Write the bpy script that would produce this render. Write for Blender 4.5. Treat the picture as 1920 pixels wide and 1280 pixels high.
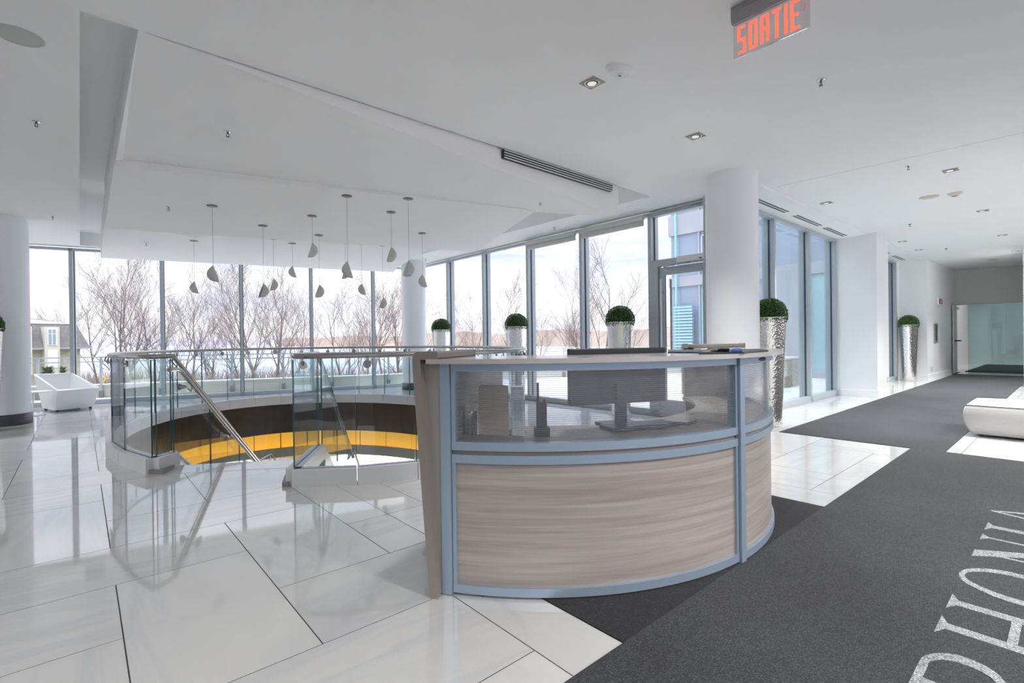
import bpy, math, random
from math import sin, cos, pi, radians, sqrt, atan2, hypot
from mathutils import Matrix, Vector
from mathutils.geometry import tessellate_polygon

for o in list(bpy.data.objects): bpy.data.objects.remove(o)
COL = bpy.context.scene.collection
SC = bpy.context.scene
random.seed(11)

# ------------------------------------------------------------------ camera
EYE = Vector((0, 0, 1.2)); FPX = 930.07
PIT = radians(.194); ROL = radians(.73); TH = radians(48.96)
FW = Vector((0, cos(PIT), -sin(PIT))); RX = Vector((1, 0, 0)); DN = FW.cross(RX)
CR = RX * cos(ROL) + DN * sin(ROL); CD = DN * cos(ROL) - RX * sin(ROL)
cam = bpy.data.objects.new('camera', bpy.data.cameras.new('camera')); COL.objects.link(cam)
cam.matrix_world = Matrix(((CR.x, -CD.x, -FW.x, 0), (CR.y, -CD.y, -FW.y, 0), (CR.z, -CD.z, -FW.z, 1.2), (0, 0, 0, 1)))
cam.data.sensor_width = 36; cam.data.lens = 36 * FPX / 1920; cam.data.clip_end = 6000; cam.data.clip_start = .05
SC.camera = cam

# ------------------------------------------------------------------ light
SC.view_settings.view_transform = 'Standard'; SC.view_settings.look = 'None'
SC.view_settings.exposure = 0.88; SC.view_settings.gamma = 1; SC.view_settings.use_curve_mapping = False
SC.cycles.max_bounces = 14; SC.cycles.diffuse_bounces = 7; SC.cycles.glossy_bounces = 6
SC.cycles.transparent_max_bounces = 40; SC.cycles.transmission_bounces = 8
SC.cycles.use_denoising = True; SC.cycles.caustics_reflective = False; SC.cycles.caustics_refractive = False
SC.cycles.sample_clamp_indirect = 6
world = bpy.data.worlds.new('overcast_sky'); SC.world = world; world.use_nodes = True
nt = world.node_tree; nt.nodes.clear()
def N(t, kind, **kw):
    n = t.nodes.new(kind)
    for k, v in kw.items():
        if k.startswith('_'): setattr(n, k[1:], v)
        else: n.inputs[k.replace('__', ' ')].default_value = v
    return n
def L(t, a, b): t.links.new(a, b)
wo = N(nt, 'ShaderNodeOutputWorld'); bg = N(nt, 'ShaderNodeBackground'); L(nt, bg.outputs[0], wo.inputs[0])
tc = N(nt, 'ShaderNodeTexCoord'); mp = N(nt, 'ShaderNodeMapping'); mp.inputs['Scale'].default_value = (1.6, 1.6, 9)
L(nt, tc.outputs['Generated'], mp.inputs[0])
nz = N(nt, 'ShaderNodeTexNoise', Scale=2.2, Detail=6, Roughness=.58, Distortion=.3); L(nt, mp.outputs[0], nz.inputs['Vector'])
rp = N(nt, 'ShaderNodeValToRGB'); rp.color_ramp.elements[0].position = .36; rp.color_ramp.elements[1].position = .62
rp.color_ramp.elements[0].color = (.375, .41, .50, 1); rp.color_ramp.elements[1].color = (.565, .56, .585, 1)
L(nt, nz.outputs['Fac'], rp.inputs[0]); 
sx = N(nt, 'ShaderNodeSeparateXYZ'); L(nt, tc.outputs['Generated'], sx.inputs[0])
rz = N(nt, 'ShaderNodeMapRange'); rz.inputs['From Min'].default_value = .25; rz.inputs['From Max'].default_value = .9
L(nt, sx.outputs['Z'], rz.inputs[0])
hz = N(nt, 'ShaderNodeMapRange'); hz.inputs['From Min'].default_value = .0; hz.inputs['From Max'].default_value = .16; hz.inputs['To Min'].default_value = .55; hz.inputs['To Max'].default_value = .0
L(nt, sx.outputs['Z'], hz.inputs[0])
mxw = N(nt, 'ShaderNodeMixRGB'); mxw.inputs[2].default_value = (.60, .565, .585, 1); L(nt, hz.outputs[0], mxw.inputs[0]); L(nt, rp.outputs[0], mxw.inputs[1])
L(nt, mxw.outputs[0], bg.inputs[0]); L(nt, rz.outputs[0], bg.inputs[1])
SKYGAIN = 1.25
rz.inputs['To Min'].default_value = SKYGAIN; rz.inputs['To Max'].default_value = SKYGAIN * 4.0
def area(name, loc, size, power, rot=(0, 0, 0), col=(1, .96, .9), sy=None):
    l = bpy.data.lights.new(name, 'AREA'); l.energy = power; l.color = col; l.size = size
    if sy: l.shape = 'RECTANGLE'; l.size_y = sy
    o = bpy.data.objects.new(name, l); COL.objects.link(o); o.location = loc; o.rotation_euler = rot
    return o

# ------------------------------------------------------------------ geometry of the place
US = Vector((sin(TH), cos(TH), 0)); VS = Vector((-cos(TH), sin(TH), 0)); ANG = pi / 2 - TH
ZC = 3.18
def P(u, v, z=0.): return US * u + VS * v + Vector((0, 0, z))
def uv(p): return (p[0] * US.x + p[1] * US.y, p[0] * VS.x + p[1] * VS.y)
def ray(x, y): return FW + CR * ((x - 960) / FPX) + CD * ((y - 640) / FPX)
def W(x, y, z=0.):                      # point of the horizontal plane z seen at a pixel of the photograph
    r = ray(x, y); return EYE + r * ((z - 1.2) / r.z)
def D(x, y, d):                         # point at depth d
    return EYE + ray(x, y) * d

# ------------------------------------------------------------------ materials
MATS = {}
def new_mat(name):
    m = bpy.data.materials.new(name); m.use_nodes = True; t = m.node_tree; t.nodes.clear()
    out = N(t, 'ShaderNodeOutputMaterial'); MATS[name] = m; return m, t, out
def pbr(name, col, rough=.5, metal=0, spec=.5, noise=0, nscale=8, bump=0, bscale=40, emis=None, estr=0, coat=0, var=0, stretch=(1, 1, 1)):
    m, t, out = new_mat(name); b = N(t, 'ShaderNodeBsdfPrincipled'); L(t, b.outputs[0], out.inputs[0])
    b.inputs['Base Color'].default_value = (*col, 1); b.inputs['Roughness'].default_value = rough; b.inputs['Metallic'].default_value = metal
    b.inputs['Specular IOR Level'].default_value = spec; b.inputs['Coat Weight'].default_value = coat
    if emis: b.inputs['Emission Color'].default_value = (*emis, 1); b.inputs['Emission Strength'].default_value = estr
    tcn = N(t, 'ShaderNodeTexCoord'); mpn = N(t, 'ShaderNodeMapping'); mpn.inputs['Scale'].default_value = stretch; L(t, tcn.outputs['Object'], mpn.inputs[0])
    if noise:
        n = N(t, 'ShaderNodeTexNoise', Scale=nscale, Detail=5); L(t, mpn.outputs[0], n.inputs['Vector'])
        r = N(t, 'ShaderNodeValToRGB'); r.color_ramp.elements[0].position = .3; r.color_ramp.elements[1].position = .7
        r.color_ramp.elements[0].color = (*[c * (1 - noise) for c in col], 1); r.color_ramp.elements[1].color = (*[min(1, c * (1 + noise)) for c in col], 1)
        L(t, n.outputs['Fac'], r.inputs[0]); L(t, r.outputs[0], b.inputs['Base Color'])
    if bump:
        n2 = N(t, 'ShaderNodeTexNoise', Scale=bscale, Detail=3); L(t, mpn.outputs[0], n2.inputs['Vector'])
        bp = N(t, 'ShaderNodeBump', Strength=bump, Distance=.01); L(t, n2.outputs['Fac'], bp.inputs['Height']); L(t, bp.outputs[0], b.inputs['Normal'])
    return m
def glassm(name, tint=(.9, .96, .96), refl=1.0, rough=0.0, body=0., bodycol=(.8, .85, .9)):
    m, t, out = new_mat(name)
    tr = N(t, 'ShaderNodeBsdfTransparent'); tr.inputs[0].default_value = (*tint, 1)
    gl = N(t, 'ShaderNodeBsdfGlossy'); gl.inputs['Roughness'].default_value = rough
    lw = N(t, 'ShaderNodeLayerWeight', Blend=.5); pw5 = N(t, 'ShaderNodeMath', _operation='POWER'); pw5.inputs[1].default_value = 5; L(t, lw.outputs['Facing'], pw5.inputs[0])
    ml = N(t, 'ShaderNodeMath', _operation='MULTIPLY_ADD'); ml.inputs[1].default_value = .85 * min(refl, 1.1); ml.inputs[2].default_value = .04 * refl
    L(t, pw5.outputs[0], ml.inputs[0]); mx = N(t, 'ShaderNodeMixShader'); L(t, ml.outputs[0], mx.inputs[0]); L(t, tr.outputs[0], mx.inputs[1]); L(t, gl.outputs[0], mx.inputs[2])
    last = mx
    if body:
        df = N(t, 'ShaderNodeBsdfDiffuse'); df.inputs[0].default_value = (*bodycol, 1)
        m2 = N(t, 'ShaderNodeMixShader', Fac=body); L(t, mx.outputs[0], m2.inputs[1]); L(t, df.outputs[0], m2.inputs[2]); last = m2
    L(t, last.outputs[0], out.inputs[0]); return m
WHITE = pbr('white_paint', (.86, .87, .88), .55, noise=.012, nscale=3)
CEILM = pbr('ceiling_paint', (.88, .885, .885), .8, noise=.01, nscale=2)
COLM = pbr('column_paint', (.88, .90, .93), .32)
DARKBASE = pbr('dark_base', (.045, .05, .06), .4)
ALU = pbr('aluminium', (.46, .51, .55), .38, metal=.15, noise=.03, nscale=30)
ALUD = pbr('dark_gasket', (.05, .06, .08), .4, metal=.3)  # dark gaskets beside the mullions and the door pane
DALU = pbr('desk_aluminium', (.33, .42, .52), .36, metal=.45, bump=.05, bscale=220, stretch=(1, 1, .05))
STEEL = pbr('brushed_steel', (.40, .385, .36), .26, metal=1)
CHROME = pbr('chrome', (.72, .72, .72), .12, metal=1)
BLACK = pbr('black_plastic', (.02, .021, .025), .38)
BLACKG = pbr('black_gloss', (.018, .02, .028), .2)
CURB = pbr('curb_laminate', (.62, .63, .65), .35, noise=.03, nscale=2)
BROWN = pbr('dark_bronze', (.028, .02, .014), .32, noise=.3, nscale=4)
TAUPE = pbr('taupe_edge', (.25, .22, .2), .45, noise=.08, nscale=6, stretch=(1, 1, .1))
FABW = pbr('white_leather', (.88, .88, .89), .5, bump=.15, bscale=6)
FABL = pbr('linen', (.50, .49, .475), .9, noise=.08, nscale=300, bump=.4, bscale=500)
FABT = pbr('linen_light', (.78, .77, .80), .85, bump=.3, bscale=400)
PIPE = pbr('dark_piping', (.08, .08, .085), .7)
PLAST = pbr('white_plastic', (.8, .81, .81), .4)
BEIGEP = pbr('beige_plastic', (.62, .52, .38), .5)
GOLD = pbr('satin_gold', (.30, .26, .18), .4, metal=.6)
NICK = pbr('canopy_nickel', (.16, .15, .14), .35, metal=.6)
CER = pbr('ceramic_shade', (.58, .59, .56), .5)
SOIL = pbr('dark_twigs', (.02, .03, .012), .9)
LEAF = pbr('boxwood_leaf', (.06, .16, .035), .55, noise=.5, nscale=40)
SHADE = pbr('roller_blind', (.62, .64, .62), .6)
GL = glassm('window_glass', (.985, .993, .997), .6)
GLR = glassm('court_glass', (.90, .96, .975), 1.4)
GLB = glassm('balustrade_glass', (.935, .970, .98), 1.2)
GLD = glassm('screen_glass', (.72, .84, .83), 1.2)
EDGE = pbr('glass_edge', (.02, .10, .11), .15)
POLY = glassm('fluted_polycarbonate', (.95, .96, .975), 1.0, .12, .05, (.62, .65, .7))
RIB = glassm('flute_ribs', (.6, .62, .66), 1.0, .2, .2, (.5, .51, .54))
BARK = pbr('bark', (.25, .195, .19), .9, noise=.25, nscale=5)
STONEB = pbr('beige_parapet', (.66, .65, .58), .8, noise=.04, nscale=2)
PAVE = pbr('terrace_pavers', (.66, .64, .60), .8, noise=.06, nscale=3)
GRASS = pbr('winter_lawn', (.16, .17, .07), .95, noise=.4, nscale=.6)
SCRUB = pbr('winter_scrub', (.42, .34, .30), .95, noise=.35, nscale=1.2)
FAR = pbr('far_woods', (.38, .30, .25), 1, noise=.2, nscale=.05)
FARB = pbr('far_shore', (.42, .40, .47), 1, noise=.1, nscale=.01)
LAKE = pbr('lake', (.50, .53, .60), .25, bump=.2, bscale=.5)
ROOFM = pbr('shingles', (.20, .19, .19), .9, noise=.2, nscale=6)
ROOFT = pbr('flat_shingles', (.38, .35, .33), .9, noise=.1, nscale=6)
BRICK = pbr('house_stone', (.52, .48, .43), .9, noise=.12, nscale=6)
CONC = pbr('grey_cladding', (.36, .37, .42), .6, noise=.05, nscale=2)
BLUEG = pbr('blue_curtain_glass', (.27, .33, .43), .06, spec=1)
TEALG = pbr('teal_curtain_glass', (.30, .52, .58), .1, spec=1)
YEL = pbr('yellow_sign', (.8, .42, .02), .5)
CARD = pbr('cardboard', (.55, .43, .35), .7)
PAPER = pbr('paper', (.75, .76, .8), .6)
BLUE = pbr('blue_plastic', (.01, .06, .35), .4)
REDS = pbr('red_sign', (.35, .02, .03), .5)
GROUT = pbr('grout', (.05, .05, .055), .8)
LOWF = pbr('lower_floor', (.85, .85, .85), .3)
GAB = pbr('gabion', (.38, .34, .28), .9, noise=.5, nscale=25, bump=.8, bscale=30)
LETTER = pbr('sign_red', (.8, .13, .08), .5, emis=(1, .17, .10), estr=.55)
def amber():
    m, t, out = new_mat('backlit_amber'); b = N(t, 'ShaderNodeBsdfPrincipled'); L(t, b.outputs[0], out.inputs[0])
    b.inputs['Base Color'].default_value = (.16, .09, .015, 1); b.inputs['Roughness'].default_value = .25
    tcn = N(t, 'ShaderNodeTexCoord'); s = N(t, 'ShaderNodeSeparateXYZ'); L(t, tcn.outputs['Generated'], s.inputs[0])
    r = N(t, 'ShaderNodeValToRGB'); r.color_ramp.elements[0].color = (.58, .25, .012, 1); r.color_ramp.elements[1].color = (.36, .19, .016, 1); r.color_ramp.elements[1].position = .8
    L(t, s.outputs['Z'], r.inputs[0]); L(t, r.outputs[0], b.inputs['Emission Color']); b.inputs['Emission Strength'].default_value = .95
    return m
AMBER = amber()
def marble(name, rot):
    m, t, out = new_mat(name); b = N(t, 'ShaderNodeBsdfPrincipled'); L(t, b.outputs[0], out.inputs[0])
    b.inputs['Roughness'].default_value = .045; b.inputs['IOR'].default_value = 2.3
    tcn = N(t, 'ShaderNodeTexCoord'); oi = N(t, 'ShaderNodeObjectInfo')
    mpn = N(t, 'ShaderNodeMapping'); mpn.inputs['Rotation'].default_value = (0, 0, rot); L(t, tcn.outputs['Object'], mpn.inputs[0])
    m2 = N(t, 'ShaderNodeMapping'); m2.inputs['Scale'].default_value = (.32, 1.25, 1); L(t, mpn.outputs[0], m2.inputs[0])
    ad = N(t, 'ShaderNodeVectorMath', _operation='ADD'); L(t, m2.outputs[0], ad.inputs[0])
    sc = N(t, 'ShaderNodeVectorMath', _operation='SCALE'); sc.inputs['Scale'].default_value = 60; cb = N(t, 'ShaderNodeCombineXYZ')
    L(t, oi.outputs['Random'], cb.inputs[0]); L(t, oi.outputs['Random'], cb.inputs[1]); L(t, cb.outputs[0], sc.inputs[0]); L(t, sc.outputs[0], ad.inputs[1])
    n = N(t, 'ShaderNodeTexNoise', Scale=1.0, Detail=7, Roughness=.6, Distortion=1.1); L(t, ad.outputs[0], n.inputs['Vector'])
    r = N(t, 'ShaderNodeValToRGB'); e = r.color_ramp.elements
    e[0].position = .30; e[0].color = (.54, .55, .565, 1); e[1].position = .72; e[1].color = (.61, .61, .60, 1)
    x = e.new(.42); x.color = (.605, .607, .60, 1); x = e.new(.475); x.color = (.55, .56, .575, 1); x = e.new(.53); x.color = (.605, .607, .60, 1)
    L(t, n.outputs['Fac'], r.inputs[0])
    hs = N(t, 'ShaderNodeHueSaturation'); mr = N(t, 'ShaderNodeMapRange'); mr.inputs['To Min'].default_value = .93; mr.inputs['To Max'].default_value = 1.05
    L(t, oi.outputs['Random'], mr.inputs[0]); L(t, mr.outputs[0], hs.inputs['Value']); L(t, r.outputs[0], hs.inputs['Color']); L(t, hs.outputs[0], b.inputs['Base Color'])
    return m
MARU = marble('marble_along_hall', -ANG); MARV = marble('marble_across_hall', -ANG - pi / 2)
def carpetm(name, lo, hi):
    m, t, out = new_mat(name); b = N(t, 'ShaderNodeBsdfPrincipled'); L(t, b.outputs[0], out.inputs[0]); b.inputs['Roughness'].default_value = .95; b.inputs['Specular IOR Level'].default_value = .1; b.inputs['Sheen Weight'].default_value = .14; b.inputs['Sheen Roughness'].default_value = .5
    tcn = N(t, 'ShaderNodeTexCoord'); mpn = N(t, 'ShaderNodeMapping'); mpn.inputs['Rotation'].default_value = (0, 0, radians(62)); L(t, tcn.outputs['Object'], mpn.inputs[0])
    br = N(t, 'ShaderNodeTexBrick', Scale=48.0); br.inputs['Mortar Size'].default_value = .035; br.inputs['Brick Width'].default_value = .5; br.inputs['Row Height'].default_value = .62; br.inputs['Mortar Smooth'].default_value = .5
    br.inputs['Color1'].default_value = (*hi, 1); br.inputs['Color2'].default_value = (*[(a + c) / 2 for a, c in zip(lo, hi)], 1); br.inputs['Mortar'].default_value = (*lo, 1)
    L(t, mpn.outputs[0], br.inputs['Vector'])
    n = N(t, 'ShaderNodeTexNoise', Scale=170.0, Detail=2); L(t, tcn.outputs['Object'], n.inputs['Vector'])
    r = N(t, 'ShaderNodeValToRGB'); r.color_ramp.elements[0].position = .3; r.color_ramp.elements[0].color = (.35, .35, .36, 1); r.color_ramp.elements[1].position = .72; r.color_ramp.elements[1].color = (1.7, 1.7, 1.72, 1)
    L(t, n.outputs['Fac'], r.inputs[0]); mu = N(t, 'ShaderNodeMixRGB', Fac=1); mu.blend_type = 'MULTIPLY'; L(t, br.outputs[0], mu.inputs[1]); L(t, r.outputs[0], mu.inputs[2])
    n3 = N(t, 'ShaderNodeTexNoise', Scale=1.6, Detail=4); L(t, tcn.outputs['Object'], n3.inputs['Vector'])
    r3 = N(t, 'ShaderNodeMapRange'); r3.inputs['From Min'].default_value = .3; r3.inputs['From Max'].default_value = .7; r3.inputs['To Min'].default_value = .85; r3.inputs['To Max'].default_value = 1.2; L(t, n3.outputs['Fac'], r3.inputs[0])
    sc = N(t, 'ShaderNodeVectorMath', _operation='SCALE'); L(t, mu.outputs[0], sc.inputs[0]); L(t, r3.outputs[0], sc.inputs['Scale']); L(t, sc.outputs[0], b.inputs['Base Color'])
    bp = N(t, 'ShaderNodeBump', Strength=.5, Distance=.004); L(t, br.outputs['Fac'], bp.inputs['Height']); bp.invert = True; L(t, bp.outputs[0], b.inputs['Normal'])
    return m
CARP = carpetm('charcoal_loop', (.008, .009, .012), (.052, .055, .061)); CARP2 = carpetm('dark_mat', (.005, .0055, .007), (.022, .023, .027)); CARPL = carpetm('grey_letter_pile', (.14, .15, .16), (.33, .34, .35))
def woodm():
    m, t, out = new_mat('driftwood_laminate'); b = N(t, 'ShaderNodeBsdfPrincipled'); L(t, b.outputs[0], out.inputs[0]); b.inputs['Roughness'].default_value = .42
    tcn = N(t, 'ShaderNodeTexCoord'); mpn = N(t, 'ShaderNodeMapping'); mpn.inputs['Scale'].default_value = (.8, .8, 26); L(t, tcn.outputs['Object'], mpn.inputs[0])
    n = N(t, 'ShaderNodeTexNoise', Scale=1.3, Detail=8, Roughness=.62, Distortion=.35); L(t, mpn.outputs[0], n.inputs['Vector'])
    r = N(t, 'ShaderNodeValToRGB'); e = r.color_ramp.elements; e[0].position = .28; e[0].color = (.25, .213, .195, 1); e[1].position = .7; e[1].color = (.42, .375, .35, 1)
    x = e.new(.5); x.color = (.345, .305, .283, 1); L(t, n.outputs['Fac'], r.inputs[0]); L(t, r.outputs[0], b.inputs['Base Color']); return m
WOOD = woodm()
def hammered():
    m, t, out = new_mat('hammered_silver'); b = N(t, 'ShaderNodeBsdfPrincipled'); L(t, b.outputs[0], out.inputs[0])
    b.inputs['Base Color'].default_value = (.86, .84, .80, 1); b.inputs['Metallic'].default_value = 1; b.inputs['Roughness'].default_value = .2
    tcn = N(t, 'ShaderNodeTexCoord'); v = N(t, 'ShaderNodeTexVoronoi', Scale=44.0); v.feature = 'SMOOTH_F1'; L(t, tcn.outputs['Object'], v.inputs['Vector'])
    bp = N(t, 'ShaderNodeBump', Strength=.9, Distance=.006); L(t, v.outputs['Distance'], bp.inputs['Height']); L(t, bp.outputs[0], b.inputs['Normal']); return m
HAM = hammered()

# ------------------------------------------------------------------ mesh helpers
class MB:
    def __init__(s): s.v = []; s.f = []; s.sm = []; s.mi = []
    def add(s, vs, fs, smooth=False, mi=0):
        b = len(s.v); s.v += [Vector(x) for x in vs]
        for f in fs: s.f.append([b + i for i in f]); s.sm.append(smooth); s.mi.append(mi)
        return s
    def box8(s, q, mi=0):               # q: four bottom corners then four top corners
        return s.add(q, [(3, 2, 1, 0), (4, 5, 6, 7), (0, 1, 5, 4), (1, 2, 6, 5), (2, 3, 7, 6), (3, 0, 4, 7)], mi=mi)
    def box(s, a, b, mi=0):             # axis aligned, local
        x0, y0, z0 = a; x1, y1, z1 = b
        return s.box8([(x0, y0, z0), (x1, y0, z0), (x1, y1, z0), (x0, y1, z0), (x0, y0, z1), (x1, y0, z1), (x1, y1, z1), (x0, y1, z1)], mi)
    def ubox(s, u0, u1, v0, v1, z0, z1, mi=0):   # aligned with the hall
        return s.box8([P(u0, v0, z0), P(u1, v0, z0), P(u1, v1, z0), P(u0, v1, z0), P(u0, v0, z1), P(u1, v0, z1), P(u1, v1, z1), P(u0, v1, z1)], mi)
    def plank(s, p, q, n, t0, t1, z0, z1, mi=0):   # p-q on the floor, offset along n from t0 to t1
        p = Vector((p[0], p[1], 0)); q = Vector((q[0], q[1], 0)); n = Vector((n[0], n[1], 0))
        A = [p + n * t0, q + n * t0, q + n * t1, p + n * t1]
        return s.box8([a + Vector((0, 0, z0)) for a in A] + [a + Vector((0, 0, z1)) for a in A], mi)
    def prism(s, poly, z0, z1, mi=0, caps=True):
        n = len(poly); lo = [Vector((p[0], p[1], z0)) for p in poly]; hi = [Vector((p[0], p[1], z1)) for p in poly]
        fs = [(i, (i + 1) % n, n + (i + 1) % n, n + i) for i in range(n)]
        if caps: fs += [tuple(range(n - 1, -1, -1)), tuple(range(n, 2 * n))]
        return s.add(lo + hi, fs, mi=mi)
    def tube(s, pts, r, n=10, caps=True, r1=None, mi=0):
        pts = [Vector(p) for p in pts]; m = len(pts); rings = []; prev = None
        for i, p in enumerate(pts):
            d = (pts[min(i + 1, m - 1)] - pts[max(i - 1, 0)]).normalized()
            a = prev if prev is not None else (Vector((0, 0, 1)) if abs(d.z) < .9 else Vector((1, 0, 0)))
            x = (a - d * a.dot(d)).normalized(); y = d.cross(x); prev = x
            rr = r if r1 is None else r + (r1 - r) * i / max(1, m - 1)
            rings.append([p + (x * cos(2 * pi * k / n) + y * sin(2 * pi * k / n)) * rr for k in range(n)])
        vs = [v for rg in rings for v in rg]; fs = []
        for i in range(m - 1):
            for k in range(n): fs.append((i * n + k, i * n + (k + 1) % n, (i + 1) * n + (k + 1) % n, (i + 1) * n + k))
        s.add(vs, fs, smooth=n > 5, mi=mi)
        if caps and n > 3: s.add(rings[0], [tuple(range(n - 1, -1, -1))], mi=mi); s.add(rings[-1], [tuple(range(n))], mi=mi)
        return s
    def lathe(s, prof, n=32, c=(0, 0, 0), smooth=True, mi=0):
        c = Vector(c); vs = []; fs = []
        for r, z in prof: vs += [c + Vector((r * cos(2 * pi * k / n), r * sin(2 * pi * k / n), z)) for k in range(n)]
        for i in range(len(prof) - 1):
            for k in range(n): fs.append((i * n + k, i * n + (k + 1) % n, (i + 1) * n + (k + 1) % n, (i + 1) * n + k))
        return s.add(vs, fs, smooth, mi)
    def disc(s, c, r, z, n=32, up=True, mi=0):
        vs = [Vector((c[0] + r * cos(2 * pi * k / n), c[1] + r * sin(2 * pi * k / n), z)) for k in range(n)]
        return s.add(vs, [tuple(range(n)) if up else tuple(range(n - 1, -1, -1))], mi=mi)
    def strip(s, lo, hi, closed=False, smooth=False, mi=0):
        n = len(lo); fs = []
        for i in range(n if closed else n - 1): fs.append((i, (i + 1) % n, n + (i + 1) % n, n + i))
        return s.add(list(lo) + list(hi), fs, smooth, mi)
    def build(s, name, mats, parent=None, loc=None, bevel=0, bseg=2, auto=False):
        me = bpy.data.meshes.new(name); L0 = Vector(loc) if loc is not None else Vector((0, 0, 0))
        me.from_pydata([tuple(v - L0) for v in s.v], [], s.f); 
        me.polygons.foreach_set('use_smooth', s.sm); me.polygons.foreach_set('material_index', s.mi)
        for m in (mats if isinstance(mats, (list, tuple)) else [mats]): me.materials.append(m)
        me.update()
        o = bpy.data.objects.new(name, me); COL.objects.link(o)
        if parent: o.parent = parent
        else: o.location = L0
        if bevel:
            b = o.modifiers.new('bevel', 'BEVEL'); b.width = bevel; b.segments = bseg; b.limit_method = 'ANGLE'; b.angle_limit = radians(40)
        return o
def tag(o, label, cat, group=None, kind=None):
    if label: o['label'] = label
    if cat: o['category'] = cat
    if group: o['group'] = group
    if kind: o['kind'] = kind
    return o
def struct(o): o['kind'] = 'structure'; return o
def empty(name, loc=(0, 0, 0), rz=0):
    o = bpy.data.objects.new(name, None); COL.objects.link(o); o.location = loc; o.rotation_euler = (0, 0, rz); o.empty_display_size = .1; return o
def dup(root, loc, rz=0, label=None, sc=None):
    r = root.copy(); COL.objects.link(r); r.location = loc; r.rotation_euler = (0, 0, rz)
    if sc: r.scale = sc
    if label: r['label'] = label
    for ch in list(root.children):
        c = ch.copy(); COL.objects.link(c); c.parent = r
        for g in list(ch.children):
            d = g.copy(); COL.objects.link(d); d.parent = c
    return r
def arc(c, R, a0, a1, n): return [Vector((c[0] + R * cos(a0 + (a1 - a0) * i / n), c[1] + R * sin(a0 + (a1 - a0) * i / n), 0)) for i in range(n + 1)]

# ================================================================== STAIR WELL OUTLINE
EC = (2.65, 7.2)
def ell(a, off=0.): return P(EC[0] + (2.40 + off) * cos(a), EC[1] + (3.40 + off) * sin(a))
SL = Vector((-3.33, 4.87, 0)); SR = Vector((-2.0, 5.1, 0))       # the two top corners of the stair
GL0 = Vector((-3.36, 4.66, 0)); GR0 = Vector((-1.86, 4.20, 0))   # ends of the curved curb in front
DS = Vector((-.18, .984, 0)).normalized(); PS = Vector((DS.y, -DS.x, 0))
def eang(p):
    u, v = uv(p); return atan2((v - EC[1]) / 3.40, (u - EC[0]) / 2.40)
aR = eang(GR0); aL = eang(GL0) - 2 * pi if eang(GL0) > 0 else eang(GL0)
# run from the right front end the long way round to the left front end
aL_up = aL + 2 * pi if aL < aR else aL
NP = 29
angs = [aR + (aL_up - aR) * i / NP for i in range(NP + 1)]
fine = [aR + (aL_up - aR) * i / 120 for i in range(121)]
WELL = [ell(a) for a in fine] + [SL, SR]
def in_well(p):
    x, y = p[0], p[1]; c = False; n = len(WELL); j = n - 1
    for i in range(n):
        a, b = WELL[i], WELL[j]
        if (a.y > y) != (b.y > y) and x < (b.x - a.x) * (y - a.y) / (b.y - a.y) + a.x: c = not c
        j = i
    return c

# ================================================================== FLOOR
W1V = lambda u: 13.24 - .2296 * u
room = [P(-9, -5), P(22.5, -5), P(22.5, 3.3), P(6.9, 3.3), P(6.9, W1V(6.9)), P(-9, W1V(-9))]
def slab_hole(name, outer, hole, z0, z1, mat):
    tr = tessellate_polygon([[Vector((p[0], p[1], 0)) for p in outer], [Vector((p[0], p[1], 0)) for p in hole]])
    pts = list(outer) + list(hole); m = MB()
    m.add([Vector((p[0], p[1], z1)) for p in pts], [tuple(t) for t in tr]); m.add([Vector((p[0], p[1], z0)) for p in pts], [tuple(t) for t in tr])
    m.strip([Vector((p[0], p[1], z0)) for p in outer], [Vector((p[0], p[1], z1)) for p in outer], True)
    m.strip([Vector((p[0], p[1], z0)) for p in hole], [Vector((p[0], p[1], z1)) for p in hole], True)
    return m.build(name, mat)
floor = struct(slab_hole('floor', room, WELL, -.25, -.0012, GROUT))

M0 = .595; U0 = .12; V0 = 1.99; GAPT = .0026
def clip(poly, a, b, c):      # keep a*x+b*y<=c
    out = []
    for i in range(len(poly)):
        p, q = poly[i], poly[(i + 1) % len(poly)]; dp = a * p[0] + b * p[1] - c; dq = a * q[0] + b * q[1] - c
        if dp <= 0: out.append(p)
        if (dp < 0 < dq) or (dq < 0 < dp): t = dp / (dp - dq); out.append((p[0] + (q[0] - p[0]) * t, p[1] + (q[1] - p[1]) * t))
    return out
def carpet_clip(poly):
    # tiled zones: lobby (v>1.18), the strip beside the court glass (v>2.5) and the lounge (v<.92)
    return poly
zones = [  # (umin, umax, vmin, vmax)
    (-9, 1.60, 1.18, 99), (1.60, 3.92, 2.25, 99), (3.92, 6.60, 1.19, 99), (6.60, 21.0, 2.50, 3.25), (6.62, 16.0, -5, .92)]
tile_meshes = {}
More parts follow.
